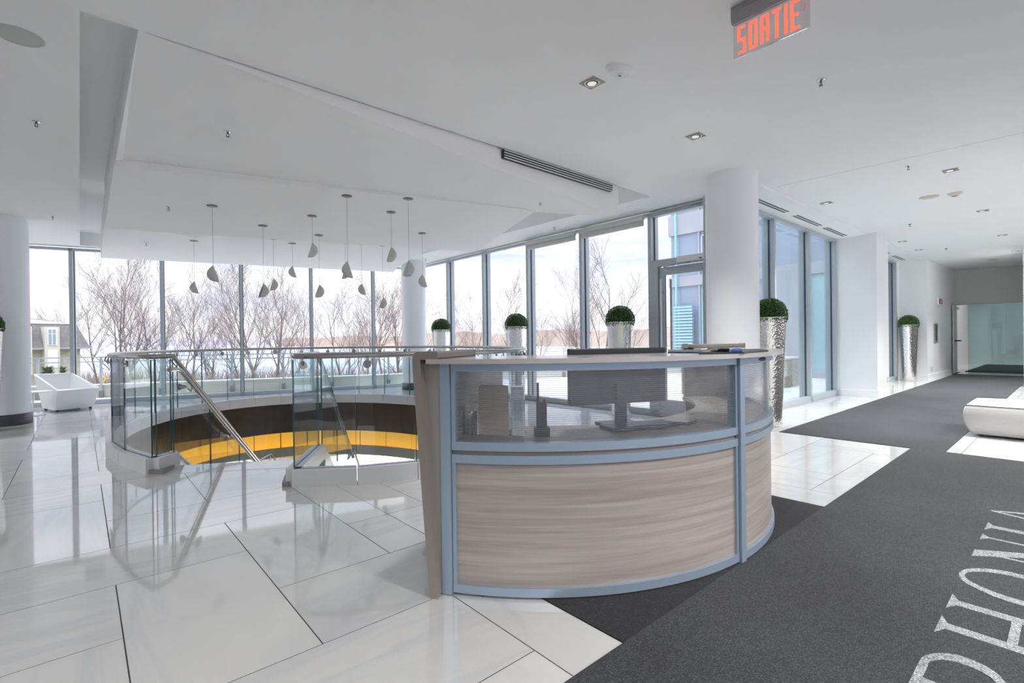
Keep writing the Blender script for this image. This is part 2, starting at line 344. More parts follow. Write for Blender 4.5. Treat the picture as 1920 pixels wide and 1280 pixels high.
def add_tile(u0, u1, v0, v1, mat):
    for (a, b, c, d) in zones:
        x0, x1, y0, y1 = max(u0, a), min(u1, b), max(v0, c), min(v1, d)
        if x1 - x0 < .03 or y1 - y0 < .03: continue
        poly = [(x0, y0), (x1, y0), (x1, y1), (x0, y1)]
        if c != 2.50 and c != -5: poly = clip(poly, .2296, 1, 13.24)
        if x1 > 6.6 and c not in (2.5, -5): poly = clip(poly, 1, 0, 6.72)
        if len(poly) < 3: continue
        cx = sum(p[0] for p in poly) / len(poly); cy = sum(p[1] for p in poly) / len(poly)
        w = P(cx, cy)
        # skip what no camera near the photograph's could see
        if w.y < .3 or abs(w.x) > w.y * 1.25 + 1.2: continue
        corners = [in_well(P(*p)) for p in poly]; ins = in_well(P(cx, cy))
        if all(corners) and ins: continue
        m = MB()
        near_well = any(corners) or ins or any(in_well(P(poly[0][0] + (poly[2][0] - poly[0][0]) * s, poly[0][1] + (poly[2][1] - poly[0][1]) * t)) for s in (0, .25, .5, .75, 1) for t in (0, .25, .5, .75, 1))
        if near_well and len(poly) == 4:
            nu = max(1, round((x1 - x0) / .05)); nv = max(1, round((y1 - y0) / .05)); g = .5 * GAPT
            def co(i, j, z): return P(x0 + g + (x1 - x0 - 2 * g) * i / nu, y0 + g + (y1 - y0 - 2 * g) * j / nv, z)
            idx = {}; vs = []; fs = []
            def vid(i, j):
                if (i, j) not in idx: idx[(i, j)] = len(vs); vs.append(co(i, j, 0))
                return idx[(i, j)]
            for i in range(nu):
                for j in range(nv):
                    if not in_well(co(i + .5, j + .5, 0)): fs.append((vid(i, j), vid(i + 1, j), vid(i + 1, j + 1), vid(i, j + 1)))
            if not fs: continue
            m.add(vs, fs)
        else:
            q = []
            for p in poly:
                dx = GAPT if p[0] < cx else -GAPT; dy = GAPT if p[1] < cy else -GAPT
                q.append(P(p[0] + dx, p[1] + dy))
            m.prism(q, -.011, 0.0)
        m.build('tile', mat, floor, loc=w).location = w
for i in range(-16, 38):
    for j in range(-14, 24):
        if (i - j) % 4 == 0: add_tile(U0 + i * M0, U0 + (i + 1) * M0, V0 + j * M0, V0 + (j + 2) * M0, MARV)
        if (i - j) % 4 == 1: add_tile(U0 + i * M0, U0 + (i + 2) * M0, V0 + j * M0, V0 + (j + 1) * M0, MARU)

# carpets
m = MB().prism([P(-2, -4.5), P(6.62, -4.5), P(6.62, .92), P(19.9, .92), P(19.9, 2.5), P(6.6, 2.5), P(6.6, 1.19), P(-2, 1.19)], -.012, .006)
tag(m.build('carpet', CARP), 'charcoal woven runner carpet with grey serif lettering leading down the hall', 'carpet')
m = MB().prism([P(1.60, 1.192), P(3.92, 1.192), P(3.92, 2.25), P(1.6, 2.25)], -.012, .004)
tag(m.build('floor_mat', CARP2), 'darker charcoal mat laid under the curved reception desk', 'mat')

# lettering woven into the carpet, read looking down the hall
def letter(polys, name):
    mm = MB()
    for q in polys:
        pts = [P(a, .397 - b * .425, .0) for a, b in q]
        ar = sum(pts[i].x * pts[(i + 1) % len(pts)].y - pts[(i + 1) % len(pts)].x * pts[i].y for i in range(len(pts)))
        if ar < 0: pts = pts[::-1]
        mm.prism(pts, .004, .0072 + .00025 * (len(mm.f) // 6 % 9))
    return mm.build(name, CARPL)
def serif(x, y, w, flip=1):      # horizontal serif centred x at height y, pointing inwards
    return [(x - w, y), (x + w, y), (x + w * .25, y + .07 * flip), (x - w * .25, y + .07 * flip)] if flip > 0 else [(x - w, y), (x - w * .25, y - .07), (x + w * .25, y - .07), (x + w, y)]
def stem(x, w, y0=0, y1=1): return [(x - w / 2, y0), (x + w / 2, y0), (x + w / 2, y1), (x - w / 2, y1)]
def ring(cx, cy, rx, ry, tx, ty, a0=0, a1=2 * pi, n=28):
    out = []
    for i in range(n):
        b0 = a0 + (a1 - a0) * i / n; b1 = a0 + (a1 - a0) * (i + 1) / n
        out.append([(cx + rx * cos(b0), cy + ry * sin(b0)), (cx + rx * cos(b1), cy + ry * sin(b1)), (cx + (rx - tx) * cos(b1), cy + (ry - ty) * sin(b1)), (cx + (rx - tx) * cos(b0), cy + (ry - ty) * sin(b0))])
    return out
LT = []
LT.append(letter([stem(2.17, .06)] + [serif(2.17, 0, .09), serif(2.17, 1, .09, -1)] + [[(2.17, 0), (2.30, 0), (2.30, .06), (2.17, .06)], [(2.17, .50), (2.30, .50), (2.30, .55), (2.17, .55)]] + ring(2.30, .275, .15, .275, .055, .055, -pi / 2, pi / 2), 'letter'))
LT.append(letter([stem(2.66, .056), stem(2.925, .056), serif(2.66, 0, .088), serif(2.925, 0, .088), serif(2.66, 1, .088, -1), serif(2.925, 1, .088, -1), [(2.66, .47), (2.925, .47), (2.925, .54), (2.66, .54)]], 'letter'))
LT.append(letter(ring(3.30, .5, .20, .53, .055, .05), 'letter'))
LT.append(letter([stem(3.70, .022), stem(3.995, .026), serif(3.995, 0, .06), serif(3.70, 1, .06, -1), [(3.605, 0), (3.72, 0), (4.01, 1), (3.97, 1.02)], [(3.605, 0), (3.70, 0), (3.70, .05)]], 'letter'))
LT.append(letter([stem(4.24, .06), serif(4.24, 0, .095), serif(4.24, 1, .095, -1)], 'letter'))
LT.append(letter([[(4.615, -.04), (4.64, -.02), (4.50, 1), (4.475, 1)], [(4.615, -.04), (4.66, .08), (4.86, 1), (4.79, 1)], [(4.54, .62), (4.74, .62), (4.75, .67), (4.53, .67)], serif(4.49, 1, .06, -1), serif(4.82, 1, .09, -1)], 'letter'))
carp = bpy.data.objects['carpet']
for o in LT: o.parent = carp

# ================================================================== CEILING
H1 = [P(.02, 3.885), P(6.04, 3.945), P(5.86, 11.68), P(.02, 13.02)]
ceil = struct(slab_hole('ceiling', [P(-9, -5), P(22.5, -5), P(22.5, 3.45), P(6.95, 3.45), P(6.95, W1V(6.95) + .1), P(-9, W1V(-9) + .1)], H1, ZC, ZC + .10, CEILM))
m = MB(); m.prism([P(-.6, 3.3), P(6.6, 3.3), P(6.6, 12.4), P(-.6, 13.4)], 3.44, 3.6); m.build('recess_top', CEILM, ceil)
H1o = [P(.02, 3.885), P(6.04, 3.945), P(5.86, 11.68), P(.02, 13.02)]
m = MB(); n = 4
for i in range(4):
    a, b = H1o[i], H1o[(i + 1) % 4]; d = (b - a).normalized(); nn = Vector((d.y, -d.x, 0))
    m.plank(a, b, nn, .001, .06, ZC - .0005, 3.44)
m.build('recess_side', CEILM, ceil)
# folded star panels: vertices on the planes they are seen on
def zplane(a, b, c):
    n_ = (b - a).cross(c - a)
    return lambda p: a.z - (n_.x * (p.x - a.x) + n_.y * (p.y - a.y)) / n_.z
def hit(x, y, a, b, c):
    n_ = (b - a).cross(c - a); r = ray(x, y); return EYE + r * (n_.dot(a - EYE) / n_.dot(r))
def panel(bottom, name='panel', top=3.44):
    vs = list(bottom); k = len(vs); m = MB()
    m.add(vs, [tuple(range(k))]); m.add([Vector((v.x, v.y, top)) for v in vs], [tuple(range(k - 1, -1, -1))])
    m.strip(vs, [Vector((v.x, v.y, top)) for v in vs], True); return m
star = empty('ceiling_star', W(600, 300, 3.0)); star.location.z = 3.18
tag(star, 'faceted white star shaped drop ceiling above the stairwell', 'ceiling panel')
sl = Vector(star.location)
INW = (P(3, 0) + P(0, 5) - P(3, 0)).normalized() * .05      # the star hangs a little clear of the ceiling edge
def zfor(x, y, g):                      # height of the sight line of a pixel where it crosses the distance of point g
    r = ray(x, y); return 1.2 + r.z * hypot(g.x, g.y) / hypot(r.x, r.y)
A0 = W(261, 56, 3.165) + INW; A0.z = zfor(261, 56, A0)
Bt = W(1165, 350, ZC) + INW; B0 = Vector((Bt.x, Bt.y, zfor(1165, 405, Bt))); C0 = W(1002, 397, 3.0)
panel([A0, B0, W(1092, 403, 2.90), C0]).build('panel', CEILM, star, loc=sl)
E0 = W(985, 391, 3.004); F0 = W(230, 303, 3.03)
panel([A0, W(216, 305, 3.0), F0, E0, C0]).build('panel', CEILM, star, loc=sl)
a2 = W(214, 311, 2.962); c2 = W(891, 472, 2.865)
b2 = hit(197, 421, a2, C0, c2); b3 = hit(207, 429, a2, C0, c2)
panel([a2, W(985, 392, 2.998), C0, c2, b3, b2]).build('panel', CEILM, star, loc=sl)
g1 = W(196, 418, 3.02); g2 = W(189, 483, 2.93); g3 = W(736, 510, 2.93); g4 = W(747, 500, 2.945); g5 = W(835, 450, 3.02)
panel([g1, g3, g4, g5]).build('panel', CEILM, star, loc=sl)
panel([g1, g2, g3]).build('panel', CEILM, star, loc=sl)
# long linear diffuser on the star's side
va, vb = W(945, 278, ZC), W(1148, 345, ZC); dd = (vb - va); dd.z = 0; dd.normalize(); nn = Vector((dd.y, -dd.x, 0))
gv = empty('air_diffuser', (va.x, va.y, 3.1)); tag(gv, 'long three slot linear air grille on the side of the ceiling star', 'air vent')
gl0 = Vector(gv.location)
nn = -nn if (nn.x < 0) else nn
MB().plank(va, vb, nn, -.05, .004, 3.085, 3.172).build('backing', BLACK, gv, loc=gl0)
for k in range(4): MB().plank(va, vb, nn, .003, .010, 3.083 + k * .0262, 3.083 + k * .0262 + .008).build('slat', WHITE, gv, loc=gl0)
# lowered strip over the court windows with its slots
sof = struct(MB().ubox(6.62, 16.8, 2.72, 3.44, 3.15, 3.179).build('trim_1', CEILM))
for k, (xa, ya, xb, yb) in enumerate([(1405, 364, 1482, 396.5), (1490, 403, 1541, 422.5), (1547, 426, 1588, 441.5), (1661, 472, 1668, 475), (1674, 479, 1697, 487)]):
    ua = uv(W(xa, ya, 3.15))[0]; ub = uv(W(xb, yb, 3.15))[0]
    g = empty('slot_diffuser', P(ua, 3.03, 3.15)); g0 = Vector(g.location)
    tag(g, ['slot air vent over the court windows, nearest the round column', 'slot air vent over the court windows, second from the round column', 'slot air vent over the court windows, just before the white pier', 'short slot air vent just past the white pier', 'slot air vent over the window beside the far planter'][k], 'air vent', 'slot vents over the court windows')
    MB().ubox(ua, ub, 2.97, 3.09, 3.146, 3.1515).build('frame', WHITE, g, loc=g0)
    for q in (0, 1): MB().ubox(ua + .02, ub - .02, 2.985 + q * .055, 3.015 + q * .055, 3.1445, 3.148).build('slot', BLACK, g, loc=g0)
m = MB(); pa = W(1456, 350, ZC); pb = W(1925, 247, ZC); d_ = (pb - pa).normalized(); m.plank(pa, pb, (d_.y, -d_.x), -.003, .003, ZC - .0015, ZC + .001); struct(m.build('trim_2', pbr('joint', (.6, .61, .62), .8)))

# ================================================================== FACADES
def facade(name, p0, p1, ts, z1, inward, glass=GL, mw=.06, md=.135, z0=.0, sill=.09, head=.05, skip=()):
    p0 = Vector((p0.x, p0.y, 0)); p1 = Vector((p1.x, p1.y, 0)); d = (p1 - p0).normalized(); n = Vector(inward).normalized()
    root = empty(name, p0); root['kind'] = 'structure'; l0 = Vector(root.location)
    MB().plank(p0, p1, n, -.08, 0.0, z0, z0 + sill).build('sill_rail', ALU, root, loc=l0)
    MB().plank(p0, p1, n, -.08, 0.0, z1 - head, z1).build('head_rail', ALU, root, loc=l0)
    for i, t in enumerate(ts):
        a = p0 + d * t; b = a + d * mw
        m = MB(); m.plank(a, b, n, -.09, 0.0, z0, z1)
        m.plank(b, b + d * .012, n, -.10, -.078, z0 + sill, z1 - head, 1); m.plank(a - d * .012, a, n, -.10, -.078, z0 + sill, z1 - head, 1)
        m.plank(a, b, n, -.20, -.09, z0, z1)
        m.build('mullion', [ALU, ALUD], root, loc=l0)
        if i + 1 < len(ts) and i not in skip:
            e = p0 + d * (ts[i + 1])
            MB().plank(b + d * .004, e - d * .004, n, -.095, -.085, z0 + sill - .01, z1 - head + .01).build('pane', glass, root, loc=l0)
    return root, p0, d, n
# lake facade W1: inner face line v = 13.24 - .2296 u
def w1(u): return P(u, W1V(u))
w1d = (w1(1) - w1(0)).normalized(); w1n = Vector((w1d.y, -w1d.x, 0)); w1n = w1n if w1n.dot(P(0, -1)) > 0 else -w1n
us1 = [-8.6 + 1.46 * k for k in range(11)]      # mullions pass u = -.157, 1.26, 2.74, 4.2, 5.66
base0 = w1(-9); tt = [(w1(u_) - base0).length for u_ in [-.157 + (k - 6) * 1.4575 for k in range(11)]]
facade('window_1', base0, w1(6.75), tt, 3.15, w1n)
# terrace facade W2 along v, u = 6.73
p0 = P(6.73, 3.36); ts = [v_ - 3.36 for v_ in (3.40, 4.40, 5.82, 7.22, 8.66, 10.08, 11.50)]
root2, q0, qd, qn = facade('window_2', p0, P(6.73, 11.72), ts, 3.15, -US, skip=(0,))
# court facade R along u, v = 3.25
facade('window_3', P(6.85, 3.25), P(11.6, 3.25), [.1, 1.63, 3.21, 4.66], 3.15, -VS, GLR, sill=.10)
facade('window_4', P(12.4, 3.22), P(16.40, 3.22), [.0, 1.4, 2.75, 3.92], 3.15, -VS, GLR, sill=.10)
# roller blinds in two bays
for k, (va_, vb_) in enumerate([(5.90, 7.20), (4.48, 5.80)]):
    b = empty('roller_blind', P(6.67, va_, 3.08)); tag(b, ['rolled up white blind over the third terrace window left of the door', 'rolled up white blind over the terrace window next to the door'][k], 'blind', 'rolled blinds')
    b0 = Vector(b.location)
    b['label'] = ['rolled up white blind over the second terrace window left of the glass door', 'rolled up white blind over the terrace window right beside the glass door'][k]
    MB().tube([P(6.66, va_ + .01, 3.085), P(6.66, vb_ - .01, 3.085)], .042, 16).build('roll', SHADE, b, loc=b0)
    MB().ubox(6.685, 6.69, va_ + .02, vb_ - .02, 2.97, 3.085).build('fabric', SHADE, b, loc=b0)
    MB().tube([P(6.687, va_ + .02, 2.968), P(6.687, vb_ - .02, 2.968)], .009, 8).build('hem_bar', PLAST, b, loc=b0)
# terrace door in the bay v 3.46-4.4
dr = empty('door_1', P(6.73, 3.46)); dr['kind'] = 'structure'; d0 = Vector(dr.location)
ZT = 2.30
m = MB(); m.ubox(6.73, 6.84, 3.455, 4.40, ZT, ZT + .10); m.ubox(6.73, 6.83, 4.29, 4.40, 0, ZT); m.ubox(6.73, 6.83, 3.455, 3.50, 0, ZT); m.ubox(6.73, 6.83, 3.455, 4.4, 3.08, 3.15)
m.build('door_frame', ALU, dr, loc=d0)
MB().ubox(6.805, 6.815, 3.46, 4.40, ZT + .10, 3.09).build('transom_pane', GL, dr, loc=d0)
m = MB(); m.ubox(6.77, 6.82, 4.20, 4.28, .02, ZT - .02); m.ubox(6.77, 6.82, 3.51, 3.58, .02, ZT - .02); m.ubox(6.77, 6.82, 3.58, 4.20, ZT - .14, ZT - .02); m.ubox(6.77, 6.82, 3.58, 4.20, .02, .25)
m.build('leaf_frame', ALU, dr, loc=d0); MB().ubox(6.79, 6.80, 3.57, 4.21, .24, ZT - .13).build('pane', GL, dr, loc=d0)
MB().ubox(6.795, 6.80, 4.195, 4.205, .25, ZT - .14).build('gasket', ALUD, dr, loc=d0)
h = MB().tube([P(6.71, 4.225, .75), P(6.71, 4.225, 2.1)], .016, 10).build('pull_handle', PLAST, dr, loc=d0)
h2 = MB().tube([P(6.87, 4.15, .75), P(6.87, 4.15, 2.1)], .016, 10).build('pull_handle', STEEL, dr, loc=d0)
m = MB().tube([P(6.71, 4.225, 1.9), P(6.78, 4.225, 1.9)], .008, 8).tube([P(6.71, 4.225, .9), P(6.78, 4.225, .9)], .008, 8).build('handle_stud', STEEL, dr, loc=d0)
cl = empty('door_closer', P(6.70, 3.8, 2.36)); tag(cl, 'white automatic door operator box above the glass terrace door', 'door closer'); c0 = Vector(cl.location)
MB().ubox(6.66, 6.73, 3.50, 3.93, 2.31, 2.40).build('housing', PLAST, cl, loc=c0, bevel=.006)
MB().tube([P(6.69, 3.72, 2.30), P(6.66, 3.95, 2.285), P(6.76, 4.2, 2.285)], .008, 8).build('arm', STEEL, cl, loc=c0)
MB().ubox(6.655, 6.66, 3.53, 3.57, 2.325, 2.34).build('badge', BLACK, cl, loc=c0)

# ================================================================== WALLS
w = MB().ubox(11.55, 12.42, 2.58, 3.46, 0, ZC - .001).build('wall_pier', WHITE); struct(w)
MB().ubox(11.535, 12.43, 2.565, 3.2, 0, .13).build('baseboard', WHITE, w, bevel=.004)
w = MB().prism([P(16.40, 3.22), P(16.68, 3.22), P(16.80, 2.67), P(19.9, 2.60), P(21.0, 2.60), P(21.0, 3.5), P(16.4, 3.5)], 0, ZC - .001).build('wall_left', WHITE); struct(w)
MB().prism([P(16.66, 3.22), P(16.78, 2.655), P(19.9, 2.585), P(19.9, 2.65), P(16.9, 2.72), P(16.75, 3.22)], 0, .14).build('baseboard', WHITE, w)
w = struct(MB().ubox(16.0, 21.0, .55, .86, 0, ZC - .001).build('wall_right', WHITE))
w = struct(MB().ubox(16.0, 16.2, -5, .55, 0, ZC - .001).build('wall_lounge', WHITE))
GREYW = pbr('hall_end_paint', (.60, .60, .58), .8)
w = struct(MB().ubox(20.55, 20.75, .86, 2.62, 2.13, ZC - .001).build('wall_hall_end', GREYW))
# glazed screen at the end of the hall and the room beyond it
gs = empty('door_2', P(20.6, 1.0)); gs['kind'] = 'structure'; g0 = Vector(gs.location)
MB().ubox(20.6, 20.612, .88, 2.30, 0.02, 2.12).build('pane', GLD, gs, loc=g0)
MB().ubox(20.57, 20.64, .88, 2.6, 2.10, 2.135).build('head_rail', ALU, gs, loc=g0)
MB().ubox(20.58, 20.65, .88, 2.3, 0, .02).build('threshold', ALU, gs, loc=g0)
MB().ubox(19.95, 20.55, 2.54, 2.575, .01, 2.08).build('open_leaf', pbr('door_leaf', (.6, .62, .63), .5), gs, loc=g0)
MB().tube([P(20.05, 2.55, 1.0), P(20.05, 2.42, 1.0), P(20.2, 2.42, 1.0)], .02, 8).build('lever_handle', BLACK, gs, loc=g0)
MB().ubox(20.25, 20.4, 2.47, 2.54, 1.95, 2.03).build('door_closer', PLAST, gs, loc=g0)
m = MB(); m.ubox(21.0, 29.2, 2.95, 3.1, 0, ZC); m.build('wall_room_beyond', WHITE); struct(bpy.data.objects['wall_room_beyond'])
struct(MB().ubox(27.0, 27.2, -3, 3.0, 0, ZC).build('wall_room_end', WHITE)); struct(MB().ubox(22.5, 27.2, -3, 3.1, -.02, .0).build('floor_room', LOWF)); struct(MB().ubox(22.5, 27.2, -3, 3.1, ZC, ZC + .1).build('ceiling_room', CEILM))
struct(MB().ubox(20.9, 27.2, -3.1, -3, 0, ZC).build('wall_room_side', WHITE))
tag(MB().ubox(21.2, 26.6, -1.5, 2.45, 0.001, .012).build('carpet_runner', CARP), 'dark carpet on the floor behind the glass screen at the hall end', 'carpet')
tl = MB().ubox(19.9, 22.5, -1.0, 3.0, -.011, 0).build('tile', MARU, floor, loc=P(20.5, 1.5)); tl.location = P(20.5, 1.5)
for k, vv in enumerate((2.0, )):
    pass
for k, (za, zb) in enumerate([(1.72, 2.02), (1.32, 1.65)]):
    nb = empty('notice', P(26.98, 1.3, za)); n0 = Vector(nb.location)
    tag(nb, ['upper of two notices with dark header on the room wall behind the glass screen', 'lower of two notices with dark header on the room wall behind the glass screen'][k], 'notice', 'notices behind the glass')
    MB().ubox(26.97, 26.995, .55, 1.2, za, zb).build('sheet', pbr('notice_sheet', (.5, .52, .52), .7), nb, loc=n0)
    MB().ubox(26.965, 26.97, .55, 1.2, zb - .07, zb).build('header', BLACK, nb, loc=n0)
    for q in range(4): MB().ubox(26.966, 26.97, .62, .80, zb - .11 - q * .04, zb - .095 - q * .04).build('text_line', BLACK, nb, loc=n0)
area('room_beyond_fill', P(24, .5, 3.1), 3, 30, (0, 0, 0), (1, .98, .95))  # added fill light with no fixture, lifts the room behind the screen
# back of the lobby: entrance side with open glazing frames, left end wall
w = struct(MB().ubox(-9.2, -9, -5, W1V(-9), 0, ZC).build('wall_back_left', WHITE))
m = MB()
for k in range(9): m.ubox(-9 + k * 3.1, -8.85 + k * 3.1, -5.1, -4.95, 0, ZC)
m.ubox(-9, 16, -5.1, -4.95, ZC - .12, ZC); struct(m.build('wall_entrance_frames', ALU))

# columns
def column(name, x, y, r=.3, label=''):
    o = empty(name, (x, y, 0)); l0 = Vector(o.location); o['kind'] = 'structure'
    MB().lathe([(r, 0.02), (r, ZC)], 64, (x, y, 0)).build('shaft', COLM, o, loc=l0)
    m = MB().lathe([(r + .012, 0.0), (r + .012, .17), (r, .17)], 64, (x, y, 0)); m.build('base_band', DARKBASE, o, loc=l0)
column('column', -2.44, 12.4); column('column', 2.72, 6.11); column('column', -7.80, 7.61)
struct(MB().ubox(6.60, 6.9, 3.2, 3.47, 0, ZC).build('wall_corner_post', ALU))

# ================================================================== STAIRWELL
well = empty('stairwell_curb', P(2.65, 7.2)); tag(well, 'low white curb running round the oval stair opening', 'curb'); wl = Vector(well.location)
def ringstrip(z0, z1, off0, off1, pts_a):
    m = MB(); i_ = [ell(a, off0) for a in pts_a]; o_ = [ell(a, off1) for a in pts_a]
    up = lambda q, z: [Vector((p.x, p.y, z)) for p in q]
    m.strip(up(i_, z0), up(i_, z1)); m.strip(up(o_, z0), up(o_, z1)); m.strip(up(i_, z1), up(o_, z1)); m.strip(up(i_, z0), up(o_, z0))
    for e in (0, -1): m.add([up(i_, z0)[e], up(o_, z0)[e], up(o_, z1)[e], up(i_, z1)[e]], [(0, 1, 2, 3)])
    return m
for i in range(NP):
    ringstrip(0, .14, -.07, .06, [angs[i] + .0012, angs[i + 1] - .0012]).build('curb_segment', CURB, well, loc=wl)
# straight returns of the curb towards the stair
dR = (SR - GR0).normalized(); nR = Vector((dR.y, -dR.x, 0)); MB().plank(GR0 - dR * .03, SR, nR, -.06, .06, 0, .14).build('curb_segment', CURB, well, loc=wl)
dL = (SL - GL0).normalized(); nL = Vector((dL.y, -dL.x, 0)); MB().plank(GL0 - dL * .03, SL, nL, -.06, .06, 0, .14).build('curb_segment', CURB, well, loc=wl)
MB().prism([W(272, 888), W(307, 889.5), W(337, 872), W(315, 862), W(285, 868)], -.011, .035).build('plinth', TAUPE, well, loc=wl)
MB().prism([W(529, 912), W(541, 912), W(552, 893), W(534, 897)], -.011, .035).build('plinth', TAUPE, well, loc=wl)
# fascia bands inside the opening
fa = empty('stairwell_lining', P(2.65, 7.2, -.3)); tag(fa, 'dark bronze lining of the oval stairwell above the amber band', 'wall lining'); fl = Vector(fa.location)
fullfine = fine
ringstrip(-.03, 0.0, -.075, -.02, fullfine).build('edge_band', CURB, fa, loc=fl)
for i in range(0, NP - 1, 1):
    a0_, a1_ = angs[i] , angs[i + 1]
    k = 3; ringstrip(-.60, -.03, -.06, -.02, [a0_ + (a1_ - a0_) * j / k for j in range(k + 1)]).build('bronze_panel', BROWN, fa, loc=fl)
ab = empty('amber_light_band', P(2.65, 7.2, -.8)); tag(ab, 'backlit amber glass band round the stairwell below the dark lining', 'light panel'); al = Vector(ab.location)
for i in range(NP):
    a0_, a1_ = angs[i] + .004, angs[i + 1] - .004
    ringstrip(-.905, -.605, .02, .05, [a0_, (a0_ + a1_) / 2, a1_]).build('glass_panel', AMBER, ab, loc=al)
lb = tag(ringstrip(-1.09, -.91, -.02, .03, fullfine).build('bulkhead_band', pbr('olive_grey', (.21, .20, .16), .5)), 'grey bulkhead band under the amber glass of the stairwell', 'bulkhead')
m = MB()
# lower storey
struct(MB().ubox(-8, 16, -6, 22, -4.0, -3.9).build('floor_lower', LOWF))
struct(slab_hole('ceiling_lower', [P(-8, -5), P(16, -5), P(16, 21), P(-8, 21)], [ell(a, .06) for a in fine] + [SL - DS * .05, SR - DS * .05], -1.12, -1.03, CEILM))
struct(MB().ubox(-8, 5.1, 14.5, 14.7, -3.9, -1.12).build('wall_lower', pbr('lower_taupe', (.22, .17, .13), .6)))
area('lower_hall_fill', P(10, 18.3, -1.3), 4, 1500, (0, 0, 0), (1, .99, .97)); area('lower_hall_fill', P(2.6, 15.5, -1.3), 4, 320, (0, 0, 0), (1, .99, .97))  # fill lights added to brighten the lower floor, no fixtures there

# stair flight
st = empty('staircase', (SL + SR) / 2); tag(st, 'staircase going down through the oval opening between glass sides', 'staircase'); s0 = Vector(st.location)
RISE, RUN = .178, .274; nst = 10
for k in range(nst):
    a = SL + DS * (RUN * k); b = SR + DS * (RUN * k)
    m = MB(); m.box8([*(p + Vector((0, 0, -RISE * (k + 1) - .05)) for p in (a, b, b + DS * (RUN + .03), a + DS * (RUN + .03))), *(p + Vector((0, 0, -RISE * (k + 1))) for p in (a, b, b + DS * (RUN + .03), a + DS * (RUN + .03)))])
    m.build('tread', CURB, st, loc=s0)
    MB().plank(a, b, DS, .0, .012, -RISE * (k + 1), -RISE * k - .004).build('riser', CURB, st, loc=s0)
zl = -RISE * nst
LA = SL + DS * (RUN * nst); LB_ = SR + DS * (RUN * nst)
MB().prism([LA, LB_, LB_ + DS * 1.4, LA + DS * 1.4], zl - .15, zl).build('landing', CURB, st, loc=s0)
SLP = RISE / RUN
for side, o_ in ((-1, SL), (1, SR)):
    T = RUN * nst; e = o_ + DS * T
    q = [o_, e, e + PS * .06 * side, o_ + PS * .06 * side]
    zz = [0, -SLP * T, -SLP * T, 0]
    MB().box8([p + Vector((0, 0, z - .28)) for p, z in zip(q, zz)] + [p + Vector((0, 0, z + .14)) for p, z in zip(q, zz)]).build('stringer', CURB, st, loc=s0)
    MB().box8([p + Vector((0, 0, z + .14)) for p, z in zip([x - PS * .015 * side for x in q], zz)] + [p + Vector((0, 0, z + .155)) for p, z in zip([x - PS * .015 * side for x in q], zz)]).build('stringer_cap', WHITE, st, loc=s0)
nosing = struct(MB().plank(SL + DS * .03, SR + DS * .03, DS, -.34, 0, -.011, .002).build('trim_3', MARU))

# glass balustrade
bal = empty('glass_balustrade', P(2.65, 7.2, .14)); tag(bal, 'curved frameless glass balustrade with steel handrail round the oval stair opening', 'balustrade'); bl = Vector(bal.location)
def pane(p, q, z0a, z1a, z0b=None, z1b=None, th=.013, parent=bal, loc=bl, gap=.006):
    d_ = (q - p); d_.z = 0; Ln = d_.length; d_.normalize(); n_ = Vector((d_.y, -d_.x, 0)); p2 = p + d_ * gap; q2 = q - d_ * gap
    z0b = z0a if z0b is None else z0b; z1b = z1a if z1b is None else z1b
    V_ = [p2 - n_ * th / 2, q2 - n_ * th / 2, q2 + n_ * th / 2, p2 + n_ * th / 2]; Z0 = [z0a, z0b, z0b, z0a]; Z1 = [z1a, z1b, z1b, z1a]
    vs = [v_ + Vector((0, 0, z)) for v_, z in zip(V_, Z0)] + [v_ + Vector((0, 0, z)) for v_, z in zip(V_, Z1)]
    m = MB(); m.add(vs, [(0, 1, 5, 4), (2, 3, 7, 6)], mi=0); m.add(vs, [(1, 2, 6, 5), (3, 0, 4, 7), (4, 5, 6, 7), (3, 2, 1, 0)], mi=1)
    return m.build('glass_pane', [GLB, EDGE], parent, loc=loc)
for i in range(NP): pane(ell(angs[i]), ell(angs[i + 1]), .14, 1.055)
pane(GR0, SR, .14, 1.055); pane(GL0, SL, .14, 1.055)
for o_, side in ((SL, -1), (SR, 1)):
    for k in range(3):
        a = o_ + DS * (.92 * k) + PS * .03 * side; b = o_ + DS * (.92 * (k + 1)) + PS * .03 * side
        pane(a, b, .14 - SLP * .92 * k, 1.055 - SLP * .92 * k, .14 - SLP * .92 * (k + 1), 1.055 - SLP * .92 * (k + 1))
ZR = 1.085
rail = [SR + Vector((0, 0, ZR)) + DS * (.0)] + [GR0 + Vector((0, 0, ZR)) + dR * .05] + [ell(a, .0) + Vector((0, 0, ZR)) for a in [aR + .02 + (aL_up - aR - .04) * i / 110 for i in range(111)]] + [GL0 + Vector((0, 0, ZR)), SL + Vector((0, 0, ZR))]
MB().tube(rail, .023, 14).build('handrail', STEEL, bal, loc=bl)
for o_, side in ((SL, -1), (SR, 1)):
    T = 2.62
    pts = [o_ + Vector((0, 0, ZR)), o_ + DS * T + Vector((0, 0, ZR - SLP * T))]
    MB().tube(pts, .022, 12).build('handrail', STEEL, bal, loc=bl)
